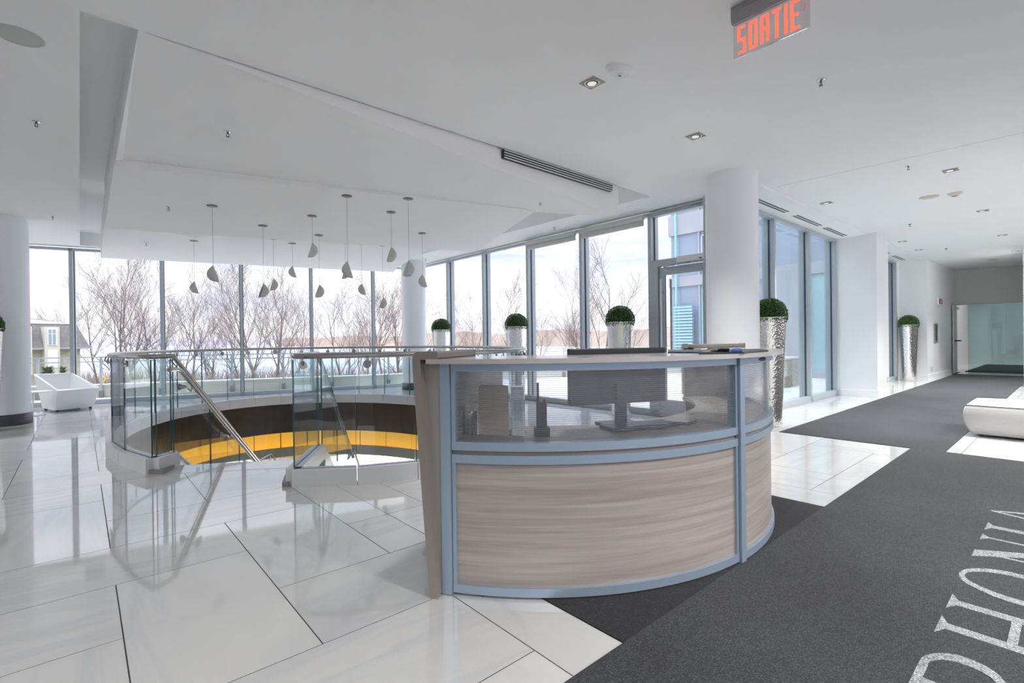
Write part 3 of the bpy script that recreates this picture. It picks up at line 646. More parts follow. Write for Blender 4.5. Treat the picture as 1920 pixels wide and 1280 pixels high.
# inner handrail of the left flight side with bent end and brackets
off = PS * .04
pts = [SL + off - DS * .16 + Vector((0, 0, .955)), SL + off - DS * .02 + Vector((0, 0, .955)), SL + off + DS * .06 + Vector((0, 0, .935)), SL + off + DS * .14 + Vector((0, 0, .885))]
pts += [SL + off + DS * t + Vector((0, 0, .885 - SLP * (t - .14))) for t in (.6, 1.2, 1.8, 2.6)]
MB().tube(pts, .021, 12).build('handrail', STEEL, bal, loc=bl)
def bracket(base, rail_pt, n_):
    m = MB(); b = Vector(base); r_ = Vector(rail_pt); n_ = Vector(n_)
    m.tube([b - n_ * .012, b - n_ * .004, b + n_ * .001], .034, 14); m.tube([b, b + n_ * .06], .026, 10, r1=.01)
    m.tube([b + n_ * .05, r_ + Vector((0, 0, -.075)) - n_ * .01, r_ + Vector((0, 0, -.055)), r_ + Vector((0, 0, -.018))], .0085, 8)
    m.build('rail_bracket', STEEL, bal, loc=bl)
for t in (.30, 1.35, 2.35):
    z = .885 - SLP * (t - .14); bracket(SL + DS * (t - .16) + Vector((0, 0, z - .08 + SLP * .1)), SL + off + DS * t + Vector((0, 0, z)), PS)
for i in list(range(0, NP, 1)):
    a = (angs[i] * .82 + angs[i + 1] * .18) if i else angs[0] + .035
    g = ell(a); n_ = (ell(a, .2) - g).normalized()
    m = MB(); m.tube([g + Vector((0, 0, 1.01)) + n_ * .008, g + Vector((0, 0, 1.01)) + n_ * .022], .034, 16); m.tube([g + Vector((0, 0, 1.01)) + n_ * .02, g + Vector((0, 0, 1.015)) + n_ * .05, g + n_ * .03 + Vector((0, 0, 1.07))], .008, 8)
    m.build('rail_bracket', STEEL, bal, loc=bl)
# lower flight rails seen at the landing
lr = empty('lower_stair_rail', D(505, 850, 8.2)); tag(lr, 'steel rail of the lower flight peaking beyond the landing', 'handrail'); l0 = Vector(lr.location)
MB().tube([D(478, 868, 7.7), D(507, 851, 8.2), D(521, 869, 8.2)], .016, 8).build('left_rail', STEEL, lr, loc=l0)
MB().tube([D(652, 861, 7.7), D(663.5, 842, 8.1), D(674, 875, 8.2)], .016, 8).build('right_rail', STEEL, lr, loc=l0)
MB().tube([D(507, 852, 8.2), D(507, 885, 8.2)], .009, 8).build('post', STEEL, lr, loc=l0); MB().tube([D(663.5, 843, 8.1), D(664, 890, 8.1)], .009, 8).build('post', STEEL, lr, loc=l0)
#@@PART2
# ================================================================== RECEPTION DESK
DC = (.165, 3.97); DR = 1.69
g0a, g1a, g2a = radians(252.9), radians(308.0), radians(363.4)
def dp(a, r=DR, z=0.): return Vector((DC[0] + r * cos(a), DC[1] + r * sin(a), z))
desk = empty('reception_desk', (DC[0], DC[1], 0)); tag(desk, 'curved reception desk of driftwood laminate and aluminium with a fluted clear upper band', 'desk'); dl = Vector(desk.location)
def bow(a0, a1, r0, r1, z0, z1, n=28, mi=0):
    m = MB(); A = [a0 + (a1 - a0) * i / n for i in range(n + 1)]
    q = lambda r, z: [dp(a, r, z) for a in A]
    m.strip(q(r1, z0), q(r1, z1), smooth=True, mi=mi); m.strip(q(r0, z1), q(r0, z0), smooth=True, mi=mi); m.strip(q(r1, z1), q(r0, z1), mi=mi); m.strip(q(r0, z0), q(r1, z0), mi=mi)
    for a in (a0, a1): m.add([dp(a, r0, z0), dp(a, r1, z0), dp(a, r1, z1), dp(a, r0, z1)], [(0, 1, 2, 3)], mi=mi)
    return m
pw = .028                      # post half angle
for k, (a0, a1) in enumerate([(g0a, g1a), (g1a, g2a)]):
    b0, b1 = a0 + pw * .9, a1 - pw * .45
    if k == 1: b0 = a0 + pw * .55
    R = DR if k == 0 else DR + .006
    bow(b0, b1, R - .045, R + .004, .012, .052).build('base_rail', DALU, desk, loc=dl, bevel=.003)
    bow(b0, b1, R - .03, R - .012, .045, .63).build('wood_panel', WOOD, desk, loc=dl)
    bow(b0, b1, R - .045, R + .004, .624, .664).build('lower_mid_rail', DALU, desk, loc=dl, bevel=.004)
    bow(b0, b1, R - .04, R - .012, .664, .684).build('reveal', TAUPE, desk, loc=dl)
    bow(b0, b1, R - .045, R + .004, .684, .724).build('upper_mid_rail', DALU, desk, loc=dl, bevel=.004)
    bow(b0, b1, R - .045, R + .004, 1.055, 1.092).build('top_rail', DALU, desk, loc=dl, bevel=.003)
    bow(b0, b1, R - .024, R - .016, .72, 1.06).build('fluted_panel', POLY, desk, loc=dl)
    m = MB()
    for q in range(33):
        z = .727 + q * .01
        A = [b0 + (b1 - b0) * i / 24 for i in range(25)]
        m.strip([dp(a, R - .0155, z) for a in A], [dp(a, R - .0155, z + .0026) for a in A], smooth=True)
    ribs = m.build('flutes', RIB, desk, loc=dl); ribs['kind'] = 'stuff'
    for a, da in ((b0, .011), (b1, -.011)):
        bow(a, a + da, R - .045, R + .002, .04, .63, 2).build('frame_stile', DALU, desk, loc=dl); bow(a, a + da, R - .045, R + .002, .72, 1.06, 2).build('frame_stile', DALU, desk, loc=dl)
def post(a, h, label=None):
    m = bow(a - pw * .5, a + pw * .5, DR - .05, DR + .016, .004, 1.091, 4)
    o = m.build('post', DALU, desk, loc=dl, bevel=.006); return o
post(g0a + pw * .35, 0); post(g1a + pw * .12, 0); post(g2a - pw * .3, 0)
bow(g1a - pw * .62, g1a - pw * .38, DR - .05, DR - .012, .01, 1.09, 2).build('shadow_gap', BLACK, desk, loc=dl)
# transaction counter and work surface
TOPM = pbr('counter_top', (.47, .44, .42), .22, noise=.05, nscale=5, coat=.3)
m = bow(g0a - .03, g2a + .01, DR - .37, DR + .07, 1.0925, 1.115, 70); m.build('counter_top', [TOPM], desk, loc=dl, bevel=.002)
bow(g0a, g2a, 1.22, DR - .046, .695, .72, 60).build('work_surface', TAUPE, desk, loc=dl)
# end panels that lean out and fold over the counter
def end_panel(a, s):
    t = Vector((-sin(a), cos(a), 0)) * s; r = Vector((cos(a), sin(a), 0)); th = .034
    m = MB()
    # path of the panel in the (tangent, z) plane, bottom to rounded top
    def prof(off): return [(0.012 + off, 0), (.055 + off, .5), (.098 + off * 1.05, 1.07)]
    a_ = dp(a)
    def pt(tt, rr, z): return a_ + t * tt + r * rr + Vector((0, 0, z))
    ins = [(0.012, .004), (.045, .45), (.088, 1.085)]
    outs = [(i[0] + th, i[1]) for i in ins]
    rr0, rr1 = .062, -.42
    ring_ = ins + [(.088, 1.116), (-.02, 1.118), (-.02, 1.118 + .026), (.088, 1.146)]
    outr = [(outs[2][0], 1.12), (outs[2][0] - .006, 1.138), (outs[2][0] - .02, 1.146)]
    loop = ins + [(.088, 1.1165)] + [(.0, 1.1165), (.0, 1.146)] + outr[::-1] + outs[::-1]
    n_ = len(loop)
    vs = [pt(x, rr0, z) for x, z in loop] + [pt(x, rr1, z) for x, z in loop]
    m.add(vs, [(i, (i + 1) % n_, n_ + (i + 1) % n_, n_ + i) for i in range(n_)] + [tuple(range(n_)), tuple(range(2 * n_ - 1, n_ - 1, -1))])
    return m.build('end_panel', TAUPE, desk, loc=dl, bevel=.004)
end_panel(g0a, -1); end_panel(g2a, 1)
# taupe filler between post and leaning panel
a = g0a; t = Vector((-sin(a), cos(a), 0)) * -1; r = Vector((cos(a), sin(a), 0))
def pt(tt, rr, z): return dp(a) + t * tt + r * rr + Vector((0, 0, z))
MB().add([pt(-.004, .012, .004), pt(.014, .012, .004), pt(.09, .012, 1.09), pt(-.004, .012, 1.09), pt(-.004, -.9, .004), pt(.014, -.9, .004), pt(.09, -.9, 1.09), pt(-.004, -.9, 1.09)], [(0, 1, 2, 3), (7, 6, 5, 4), (0, 4, 5, 1), (1, 5, 6, 2), (2, 6, 7, 3), (3, 7, 4, 0)]).build('side_filler', pbr('taupe_face', (.29, .27, .26), .45, noise=.06, nscale=8, stretch=(1, 1, .1)), desk, loc=dl)
m = MB(); a_ = g1a + .16; q = dp(a_, DR + .012, 1.072); m.tube([q - Vector((.035, .02, 0)), q + Vector((.03, .03, 0))], .011, 8); m.build('lock', BLACK, desk, loc=dl)
# black plastic strip peeping out under the left end
o = empty('cable_cover', W(890, 1114)); tag(o, 'black plastic cable cover peeping out under the left end of the desk', 'cable cover'); l0 = Vector(o.location)
MB().prism([W(848, 1107), W(905, 1118), W(912, 1113), W(880, 1100), W(850, 1100)], 0, .012).build('cover', BLACK, o, loc=l0); MB().prism([W(905, 1117.5), W(930, 1117), W(925, 1108), W(900, 1108)], 0, .008).build('end_strip', BLACKG, o, loc=l0)

# items on the desk
mo = empty('computer_monitor', (.46, 2.82, .72)); tag(mo, 'back of a black computer monitor standing behind the counter', 'monitor'); l0 = Vector(mo.location)
a, b = D(1067, 660, 2.66), D(1248, 657, 2.82); a.z = b.z = 0; dd = (b - a).normalized(); nn = Vector((-dd.y, dd.x, 0))
MB().plank(a, b, nn, 0, .035, .84, 1.147).build('screen_back', BLACK, mo, loc=l0, bevel=.006)
MB().plank(a + dd * .01, b - dd * .01, nn, .035, .037, .85, 1.137).build('screen', BLACKG, mo, loc=l0)
c = (a + b) / 2; MB().plank(c - dd * .03, c + dd * .03, nn, -.03, 0, .735, .95).build('neck', BLACK, mo, loc=l0); MB().plank(c - dd * .11, c + dd * .11, nn, -.08, .09, .7205, .735).build('foot', BLACK, mo, loc=l0, bevel=.004)
cf = empty('cardboard_folder', (-.03, 2.62, .72)); tag(cf, 'tan cardboard file standing behind the fluted panel', 'folder'); l0 = Vector(cf.location)
p_ = lambda x, z: D(x, 0, 2.58)
def upright(x0, x1, z0, z1, d0, d1, notch=0):
    a = D(x0, 640, d0); b = D(x1, 640, d1); a.z = b.z = 0; return a, b
a, b = upright(896, 952, 0, 0, 2.52, 2.46); nn = Vector((0, 1, 0))
m = MB(); d_ = b - a
out = [(0 - .15, 0), (1, 0), (1, .245), (.9, .25), (.05, .25), (0, .24), (0, .12), (-.08, .10)]
for off in (0, .05):
    m.add([a + d_ * x + nn * off + Vector((0, 0, .721 + z)) for x, z in out], [tuple(range(len(out)))])
m.strip([a + d_ * x + Vector((0, 0, .721 + z)) for x, z in out], [a + d_ * x + nn * .05 + Vector((0, 0, .721 + z)) for x, z in out], True)
m.build('sleeve', CARD, cf, loc=l0)
for k in range(3): MB().plank(a + d_ * .08, b - d_ * .08, nn, .006 + k * .014, .012 + k * .014, .725, .955 + k * .006).build('papers', PAPER, cf, loc=l0)
wb = empty('white_binder', (.05, 2.55, .72)); tag(wb, 'white binder standing upright beside the tan cardboard file', 'binder'); l0 = Vector(wb.location)
a, b = upright(957, 981, 0, 0, 2.47, 2.45); MB().plank(a, b, nn, 0, .20, .7205, .955).build('cover', PAPER, wb, loc=l0, bevel=.004); MB().plank(a + (b - a) * .2, b - (b - a) * .2, nn, -.001, 0, .80, .90).build('spine_label', pbr('label', (.5, .55, .62), .6), wb, loc=l0)
wt = empty('walkie_talkie', (.1, 2.5, .72)); tag(wt, 'black walkie talkie with stub antenna standing in its charger', 'radio'); l0 = Vector(wt.location)
a, b = upright(1003, 1025, 0, 0, 2.46, 2.46)
MB().plank(a - Vector((.01, 0, 0)), b + Vector((.01, 0, 0)), nn, -.02, .06, .7205, .765).build('charger', BLACK, wt, loc=l0, bevel=.004)
MB().plank(a + Vector((.003, 0, 0)), b - Vector((.003, 0, 0)), nn, 0, .035, .766, .89).build('body', BLACK, wt, loc=l0, bevel=.005)
MB().tube([a + Vector((.012, .015, .885)), a + Vector((.012, .015, .985))], .006, 8).build('antenna', BLACK, wt, loc=l0); MB().tube([b + Vector((-.015, .015, .885)), b + Vector((-.015, .015, .903))], .007, 8).build('knob', BLACKG, wt, loc=l0)
for k in range(6):
    x = 855 + k * 7.5; a = D(x, 640, 2.56 - k * .012); a.z = 0
    o = MB().plank(a, a + Vector((.012, .05, 0)), (.0, 1), 0, .12, .7205, .82 + .02 * ((k * 7) % 3)).build('magazine', PAPER if k % 2 else FABL, None, loc=a + Vector((0, 0, .72)))
    tag(o, ('leftmost', 'second', 'third', 'fourth', 'fifth', 'rightmost')[k] + ' of the magazines standing slanted at the left end behind the fluted panel', 'magazine', 'magazines behind the left end of the fluted panel')
o = MB().tube([dp(radians(283 + k * 2.5), 1.50 + .03 * sin(k * 1.9), .732 + .008 * abs(sin(k * 1.3))) for k in range(10)], .010, 8).build('desk_cable', BLACK, None, loc=dp(radians(290), 1.5, .72)); tag(o, 'black cables lying on the desk behind the fluted panel', 'cable')
kb = MB().plank(dp(radians(284), 1.48), dp(radians(300), 1.48), (-.4, .9), 0, .15, .7205, .738).build('keyboard', BLACK, None, loc=dp(radians(292), 1.45, .72), bevel=.004); tag(kb, 'black keyboard lying in front of the monitor behind the fluted panel', 'keyboard')
cb = MB().prism([W(1252, 661, 1.116), W(1330, 661.5, 1.116), W(1330, 656.5, 1.116), W(1252, 656.5, 1.116)], 1.1155, 1.121).build('clipboard', BLACK, None, loc=W(1290, 659, 1.115)); tag(cb, 'thin black clipboard lying on the counter right behind the monitor', 'clipboard')
cb = MB().prism([W(1310, 663.5, 1.116), W(1395, 662.5, 1.116), W(1441, 658, 1.116), W(1425, 655.5, 1.116), W(1318, 657.5, 1.116)], 1.1155, 1.123).build('document_folder', BLACK, None, loc=W(1370, 660, 1.115)); tag(cb, 'flat black folder lying at the right end of the counter under the papers', 'folder')
pp = empty('papers', W(1340, 658, 1.124)); tag(pp, 'loose sheets and dark slips on top of the black folder', 'papers'); l0 = Vector(pp.location)
MB().prism([W(1318, 659, 1.124), W(1358, 658, 1.124), W(1350, 654.5, 1.124), W(1314, 656, 1.124)], 1.1235, 1.131).build('sheet', PAPER, pp, loc=l0)
MB().prism([W(1326, 656.5, 1.13), W(1368, 657, 1.13), W(1366, 653.5, 1.13), W(1330, 653, 1.13)], 1.1315, 1.139).build('slip', BLACK, pp, loc=l0)
o = MB().prism([W(1371, 659.5, 1.125), W(1392, 659, 1.125), W(1389, 656, 1.125), W(1375, 656, 1.125)], 1.1235, 1.136).build('blue_case', BLUE, None, loc=W(1380, 658, 1.124), bevel=.003); tag(o, 'small blue plastic case on the black folder', 'case')
tag(MB().tube([W(1310, 657, 1.14), W(1345, 655, 1.145)], .004, 6).build('pen', CHROME, None, loc=W(1330, 656, 1.13)), 'silver pen lying on the papers on the counter', 'pen')

# ================================================================== PLANTERS
def leaf_ball():
    rnd = random.Random(4); m = MB(); R = .222
    m.lathe([(max(.001, (R - .03) * sin(pi * i / 10)), -(R - .03) * cos(pi * i / 10)) for i in range(11)], 20, (0, 0, 0), mi=1)
    for k in range(3400):
        z = rnd.uniform(-.45, 1); a = rnd.uniform(0, 2 * pi); q = sqrt(max(0, 1 - z * z)); n_ = Vector((q * cos(a), q * sin(a), z))
        p = n_ * (R - rnd.random() * .022); t = n_.cross(Vector((rnd.gauss(0, 1), rnd.gauss(0, 1), rnd.gauss(0, 1)))).normalized(); b = (n_ * rnd.uniform(.2, 1.2) + t.cross(n_) * rnd.uniform(-1, 1)).normalized(); s = .0085
        m.add([p - t * s * .6, p + t * s * .6, p + t * s * .3 + b * s * 2, p - t * s * .3 + b * s * 2], [(0, 1, 2, 3)])
    return m
pot = empty('planter', (0, 0, 0)); tag(pot, 'x', 'planter', 'tall hammered silver planters with boxwood balls')
HT = 1.46
MB().lathe([(.0, 0.0), (.138, 0.0), (.142, .012), (.205, HT - .02), (.213, HT - .015), (.213, HT), (.200, HT), (.196, HT - .06), (0, HT - .06)], 48).build('pot', HAM, pot)
bo = leaf_ball().build('boxwood_ball', [LEAF, SOIL], pot); bo.location = (0, 0, HT + .03)
pl = [(W(828, 700)[0] * 0, 0, '')]
def onray(px, u):   # where the sight line at px crosses the line u = const
    r = ray(px, 640); k = u / (r.x * US.x + r.y * US.y); return Vector((r.x * k, r.y * k, 0))
spots = [(onray(1163, 6.40), 'silver planter with boxwood ball in front of the terrace window right beside the glass door'),
         (onray(968.5, 6.42), 'silver planter with boxwood ball in the middle of the terrace windows, seen above the desk'),
         (onray(827.5, 6.36), 'farthest silver planter with boxwood ball, next to the slim round column'),
         (P(7.02, 2.77), 'silver planter with boxwood ball half hidden behind the nearest round column and the desk end'),
         (P(16.33, 2.97), 'silver planter with boxwood ball standing against the white wall far down the hall'),
         (Vector((-7.42, 6.95, 0)), 'silver planter with boxwood ball cut off at the left edge beside a round column')]
for i, (p, lab) in enumerate(spots):
    if i == 0: pot.location = p; pot['label'] = lab
    else: dup(pot, p, i * 1.1, lab)

# ================================================================== PENDANTS
def shade_mesh():
    # leaf like folded shell: pointed at the top, one straight free edge, curved back
    m = MB(); H = .20; n = 10; k = 14; out = []; inn = []
    for i in range(n + 1):
        t = i / n; r = .078 * sin(t * pi * .70) + .0015; z = -H * t; xo = .062 * t - .40 * r
        wrap = pi * 1.25
        ringo = []; ringi = []
        for j in range(k + 1):
            a = -wrap / 2 + wrap * j / k; tilt = .025 * cos(a) * t
            x = -r * cos(a) + xo; y = r * sin(a) * .85; zz = z + tilt * .5
            ringo.append(Vector((x, y, zz))); ringi.append(Vector((x * .94 + .0015, y * .94, zz)))
        out += ringo; inn += ringi
    w_ = k + 1; fs = [(i * w_ + j, i * w_ + j + 1, (i + 1) * w_ + j + 1, (i + 1) * w_ + j) for i in range(n) for j in range(k)]
    m.add(out, fs, True); m.add(inn, [f[::-1] for f in fs], True)
    m.strip(out[n * w_:], inn[n * w_:]); m.strip([out[i * w_] for i in range(n + 1)], [inn[i * w_] for i in range(n + 1)]); m.strip([out[i * w_ + k] for i in range(n + 1)], [inn[i * w_ + k] for i in range(n + 1)])
    m.add([out[n * w_ + j] * .96 for j in range(k + 1)], [tuple(range(k + 1))])
    return m
shade_me = None
# (canopy x, canopy y, shade top y, facing left?)
PEND = [(363.5, 451, 527, 1, 2.93), (398, 385.7, 497, 1, 0), (492.8, 423, 531, -1, 0), (512, 447, 521.7, -1, 2.95), (548, 456, 498, 1, 2.95), (585, 404.5, 454, -1, 0), (598, 441, 533, -1, 0), (650, 367, 489, 1, 0), (647, 455, 501, -1, 2.95), (677.7, 457, 531, 1, 2.95), (717, 460, 556.7, -1, 2.95), (733, 397.5, 462.5, -1, 0), (765, 372, 487.5, -1, 0), (791.5, 437, 514, 1, 0)]
ordn = ['first', 'second', 'third', 'fourth', 'fifth', 'sixth', 'seventh', 'eighth', 'ninth', 'tenth', 'eleventh', 'twelfth', 'thirteenth', 'fourteenth']
order = sorted(range(14), key=lambda i: PEND[i][0])
for i, (cx, cy, ty, fl_, zf) in enumerate(PEND):
    c = W(cx, cy, zf) if zf else hit(cx, cy, a2, C0, c2)
    r_ = ray(cx + (ty - cy) * .012, ty); k = hypot(c.x, c.y) / hypot(r_.x, r_.y); zt = 1.2 + r_.z * k
    lp = empty('pendant_lamp', c); idx = order.index(i)
    tag(lp, {0: 'leftmost', 13: 'rightmost'}.get(idx, ordn[idx] + ' from the left') + ' of the hanging white leaf shaped pendant lamps', 'pendant lamp', 'leaf shaped pendants over the stairwell')
    MB().lathe([(0, 0.0), (.062, 0.0), (.062, -.006), (.055, -.010), (0, -.010)], 28).build('canopy', NICK, lp)
    MB().tube([(0, 0, -.008), (0, 0, zt - c.z)], .0016, 5).build('cord', NICK, lp)
    if shade_me is None:
        s = shade_mesh().build('shade', CER, lp); shade_me = s.data
    else:
        s = bpy.data.objects.new('shade', shade_me); COL.objects.link(s); s.parent = lp
    s.location = (0, 0, zt - c.z); s.rotation_euler = (0, 0, (0 if fl_ > 0 else pi) + atan2(-c.x, c.y) + random.uniform(-.35, .35))

# ================================================================== CEILING DEVICES
def sprinkler():
    o = empty('sprinkler'); MB().lathe([(0, 0), (.038, 0), (.036, -.006), (.02, -.010), (0, -.010)], 24).build('escutcheon', CHROME, o)
    MB().tube([(0, 0, -.008), (0, 0, -.022)], .009, 10).tube([(-.008, 0, -.02), (-.015, 0, -.035), (-.004, 0, -.05)], .003, 6).tube([(.008, 0, -.02), (.015, 0, -.035), (.004, 0, -.05)], .003, 6).build('frame_arms', pbr('dark_brass', (.12, .10, .08), .4, metal=.8), o)
    MB().lathe([(0, -.05), (.017, -.05), (.017, -.053), (0, -.053)], 16).build('deflector', pbr('deflector_steel', (.2, .2, .2), .4, metal=1), o)
    return tag(o, 'x', 'sprinkler', 'ceiling sprinklers')
S0 = sprinkler(); first = True
SPR = [(W(1539, 150, ZC), 'sprinkler on the ceiling nearest the red exit sign'), (W(1703, 311, ZC), 'sprinkler on the hall ceiling, second from the exit sign'), (W(1706, 420, ZC), 'sprinkler on the hall ceiling, third from the exit sign'), (W(1774, 465, ZC), 'smallest and farthest sprinkler down the hall ceiling'),
       (W(68, 228, ZC), 'sprinkler at the left edge of the ceiling below the round speaker'), (W(99, 406, ZC), 'small sprinkler above the left round column'), (W(427, 247, 3.03), 'sprinkler alone on the upper facet of the ceiling star'), (hit(316, 388, a2, C0, c2), 'sprinkler on the star facet left of the pendants'), (W(274, 456, 2.955), 'sprinkler on the lowest left facet of the star'),
       (W(1013, 378, 2.98), 'sprinkler on the right pointed facet of the star'), (W(1040, 426, ZC), 'sprinkler over the middle of the terrace windows'), (W(798, 486, ZC), 'tiny sprinkler beside the farthest round column')]
S0.scale = (.85,) * 3
for i, (p, lab) in enumerate(SPR):
    if i == 0: S0.location = p; S0['label'] = lab; S0.rotation_euler = (0, 0, .5)
    else: dup(S0, p, .5 + i, lab)
dn = empty('downlight'); tag(dn, 'x', 'downlight', 'square recessed ceiling lights')
MB().box((-.072, -.072, -.003), (.072, .072, 0)).build('trim_plate', GOLD, dn); MB().lathe([(.058, -.0035), (.060, -.006), (.052, -.006), (.050, -.0035)], 32).build('gimbal_ring', CHROME, dn)
MB().disc((0, 0), .050, -.0034, 28, False).build('well', BLACK, dn); MB().lathe([(0, -.005), (.034, -.005), (.036, -.0036)], 24, (.006, .006, 0)).build('lamp_face', pbr('lamp_face', (.75, .74, .70), .3, emis=(1, .9, .75), estr=.25), dn)
DLP = [(3.01, 2.476), (4.588, 2.483)] + [(8.42, 2.49), (13.2, 2.49), (14.8, 2.49)] + [(7.957, 1.03), (10.987, 1.035), (14.045, 1.04), (17.04, 1.045)]
DL = ['square recessed downlight beside the ceiling camera', 'square recessed downlight above the desk post, second from the camera'] + ['%s square downlight in the row along the court windows, counted from the round column' % w_ for w_ in ('first', 'second', 'third', 'fourth', 'fifth', 'sixth')] + ['%s square downlight in the row above the ottoman side of the hall' % w_ for w_ in ('first', 'second', 'third', 'last')]
FILL_SPOTS = [(-4, 1.0), (-1, -1.9), (2, -1.4), (5, -1.4), (2, -3.6), (5.5, -3.6), (-3.5, -3.4), (-5, 4.5), (-5, 9), (9.5, -1.2), (12.5, -1.2)]  # unseen spots added to brighten the lobby, no fixtures modelled
for i, (q, lab) in enumerate(zip(DLP, DL)):
    if i == 0: dn.location = P(*q, ZC - .0005); dn.rotation_euler = (0, 0, ANG); dn['label'] = lab
    else: dup(dn, P(*q, ZC - .0005), ANG, lab)
def discs(name, p, r, mat, label, cat):
    o = empty(name, p); MB().lathe([(0, -.006), (r * .93, -.006), (r, -.003), (r, 0)], 40).build('grille', mat, o); MB().lathe([(r * .86, -.0065), (r * .88, -.008), (r * .9, -.0065)], 40).build('rim', mat, o); return tag(o, label, cat)
discs('ceiling_speaker', W(35, 67, ZC), .125, pbr('speaker_grey', (.52, .53, .52), .6), 'round grey flush speaker at the upper left corner of the ceiling', 'speaker')
discs('ceiling_speaker', W(1187, 388, ZC), .10, WHITE, 'small white round plate on the ceiling above the glass door side windows', 'speaker')
discs('ceiling_speaker', W(1742, 369, ZC), .115, BEIGEP, 'round beige flush speaker on the hall ceiling beside the smoke detector', 'speaker')
discs('ceiling_speaker', W(1860, 486, ZC), .12, BEIGEP, 'far beige round speaker near the end of the hall ceiling', 'speaker')
sd = empty('smoke_detector', W(1790, 362, ZC)); tag(sd, 'beige smoke detector on the hall ceiling beside the round speaker', 'smoke detector')
MB().lathe([(0, 0), (.085, 0), (.08, -.012), (.05, -.03), (.045, -.04), (0, -.04)], 32).build('body', pbr('cream', (.66, .65, .56), .5), sd); MB().lathe([(0, -.041), (.03, -.041), (.03, -.046), (0, -.046)], 20).build('vent', GOLD, sd)
cm = empty('ceiling_camera', W(1162, 128, ZC), ANG - .3); tag(cm, 'white dome security camera on the ceiling beside the square light', 'security camera')
m = MB(); cs = [(.105 * cos(2 * pi * k / 40) * (1 + .12 * abs(cos(2 * pi * k / 40)) ), .062 * sin(2 * pi * k / 40)) for k in range(40)]
m.strip([Vector((x, y, 0)) for x, y in cs], [Vector((x, y, -.018)) for x, y in cs], True, True); m.strip([Vector((x, y, -.018)) for x, y in cs], [Vector((x * .72, y * .8, -.045)) for x, y in cs], True, True); m.add([Vector((x * .72, y * .8, -.045)) for x, y in cs], [tuple(range(40))])
m.build('housing', PLAST, cm); MB().lathe([(0, -.058), (.012, -.056), (.022, -.045)], 20).build('dome', PLAST, cm); MB().lathe([(0, -.0595), (.011, -.057)], 16).build('lens', BLACKG, cm)
for s_ in (-1, 1): MB().lathe([(0, -.0), (.007, -.0), (.007, -.004), (0, -.004)], 10, (s_ * .09, 0, -.0185)).build('screw', DARKBASE, cm)

# exit sign: clear plate with red letters hung across the hall
ex = empty('exit_sign', P(3.0, 1.165, ZC)); tag(ex, 'clear hanging exit sign reading SORTIE in red under a grey aluminium housing', 'exit sign'); l0 = Vector(ex.location)
HOUS = pbr('sign_housing', (.34, .35, .36), .4, metal=.5)
m = MB(); prof = [(-.004, ZC), (-.022, ZC), (-.028, ZC - .04), (-.026, ZC - .08), (-.014, ZC - .100), (-.004, ZC - .100)]; prof = prof + [(-x, z) for x, z in prof[::-1]]
A_ = [P(3.0 + x, 1.375, z) for x, z in prof]; B_ = [P(3.0 + x, .945, z) for x, z in prof]; m.strip(A_, B_, True); m.add(A_, [tuple(range(len(A_)))]); m.add(B_, [tuple(range(len(B_)))])
m.build('housing', HOUS, ex, loc=l0)
PLATE = glassm('sign_acrylic', (.93, .9, .9), 1.2, 0, .06, (.8, .7, .7))
MB().ubox(2.996, 3.003, .955, 1.372, 2.875, 3.078).build('plate', PLATE, ex, loc=l0, bevel=.002)
MB().ubox(2.995, 3.004, .97, 1.365, 2.872, 2.876).build('edge_strip', CHROME, ex, loc=l0)
segs = {'S': [(0, 0, 1, .0, 'h'), (0, .5, 1, .5, 'h'), (0, 1, 1, 1, 'h'), (0, .5, 0, 1, 'v'), (1, 0, 1, .5, 'v')], 'O': [(0, 0, 1, 0, 'h'), (0, 1, 1, 1, 'h'), (0, 0, 0, 1, 'v'), (1, 0, 1, 1, 'v')],
        'R': [(0, 1, 1, 1, 'h'), (0, .5, 1, .5, 'h'), (0, 0, 0, 1, 'v'), (1, 0, 1, 1, 'v')], 'T': [(0, 1, 1, 1, 'h'), (.5, 0, .5, 1, 'v')], 'I': [(.5, 0, .5, 1, 'v')], 'E': [(0, 0, 1, 0, 'h'), (0, .5, .85, .5, 'h'), (0, 1, 1, 1, 'h'), (0, 0, 0, 1, 'v')]}
vx = 1.345; z0_ = 2.888; hh = .165; sw = .0085
for ch, wd in zip('SORTIE', (.050, .050, .050, .050, .016, .048)):
    m = MB(); x0 = vx - sw; x1 = vx - wd + sw
    for (a_, b_, c_, d_, k_) in segs[ch]:
        va_ = x0 + (x1 - x0) * a_; vb_ = x0 + (x1 - x0) * c_; za = z0_ + sw + (hh - 2 * sw) * b_; zb = z0_ + sw + (hh - 2 * sw) * d_
        cut = .004 if ch in 'SOR' else 0
        if k_ == 'h': m.ubox(2.992, 2.9955, min(va_, vb_) - (sw - cut), max(va_, vb_) + (sw - cut), za - sw, za + sw)
        else: m.ubox(2.992, 2.9955, va_ - sw, va_ + sw, min(za, zb) - (sw - cut), max(za, zb) + (sw - cut))
    m.build('letter', LETTER, ex, loc=l0); vx -= wd + .0155
m = MB(); LF = pbr('faint_red', (.55, .35, .33), .6, emis=(1, .3, .25), estr=.12)
m.box8([P(2.993, 0.9885, 3.02), P(2.9955, 0.9885, 3.02), P(2.9955, .9805, 3.02), P(2.993, .9805, 3.02), P(2.993, .978, 2.995), P(2.9955, .978, 2.995), P(2.9955, .970, 2.995), P(2.993, .970, 2.995)]); m.box8([P(2.993, .978, 2.995), P(2.9955, .978, 2.995), P(2.9955, .970, 2.995), P(2.993, .970, 2.995), P(2.993, 0.9885, 2.97), P(2.9955, 0.9885, 2.97), P(2.9955, .9805, 2.97), P(2.993, .9805, 2.97)])
m.build('arrow', LF, ex, loc=l0)
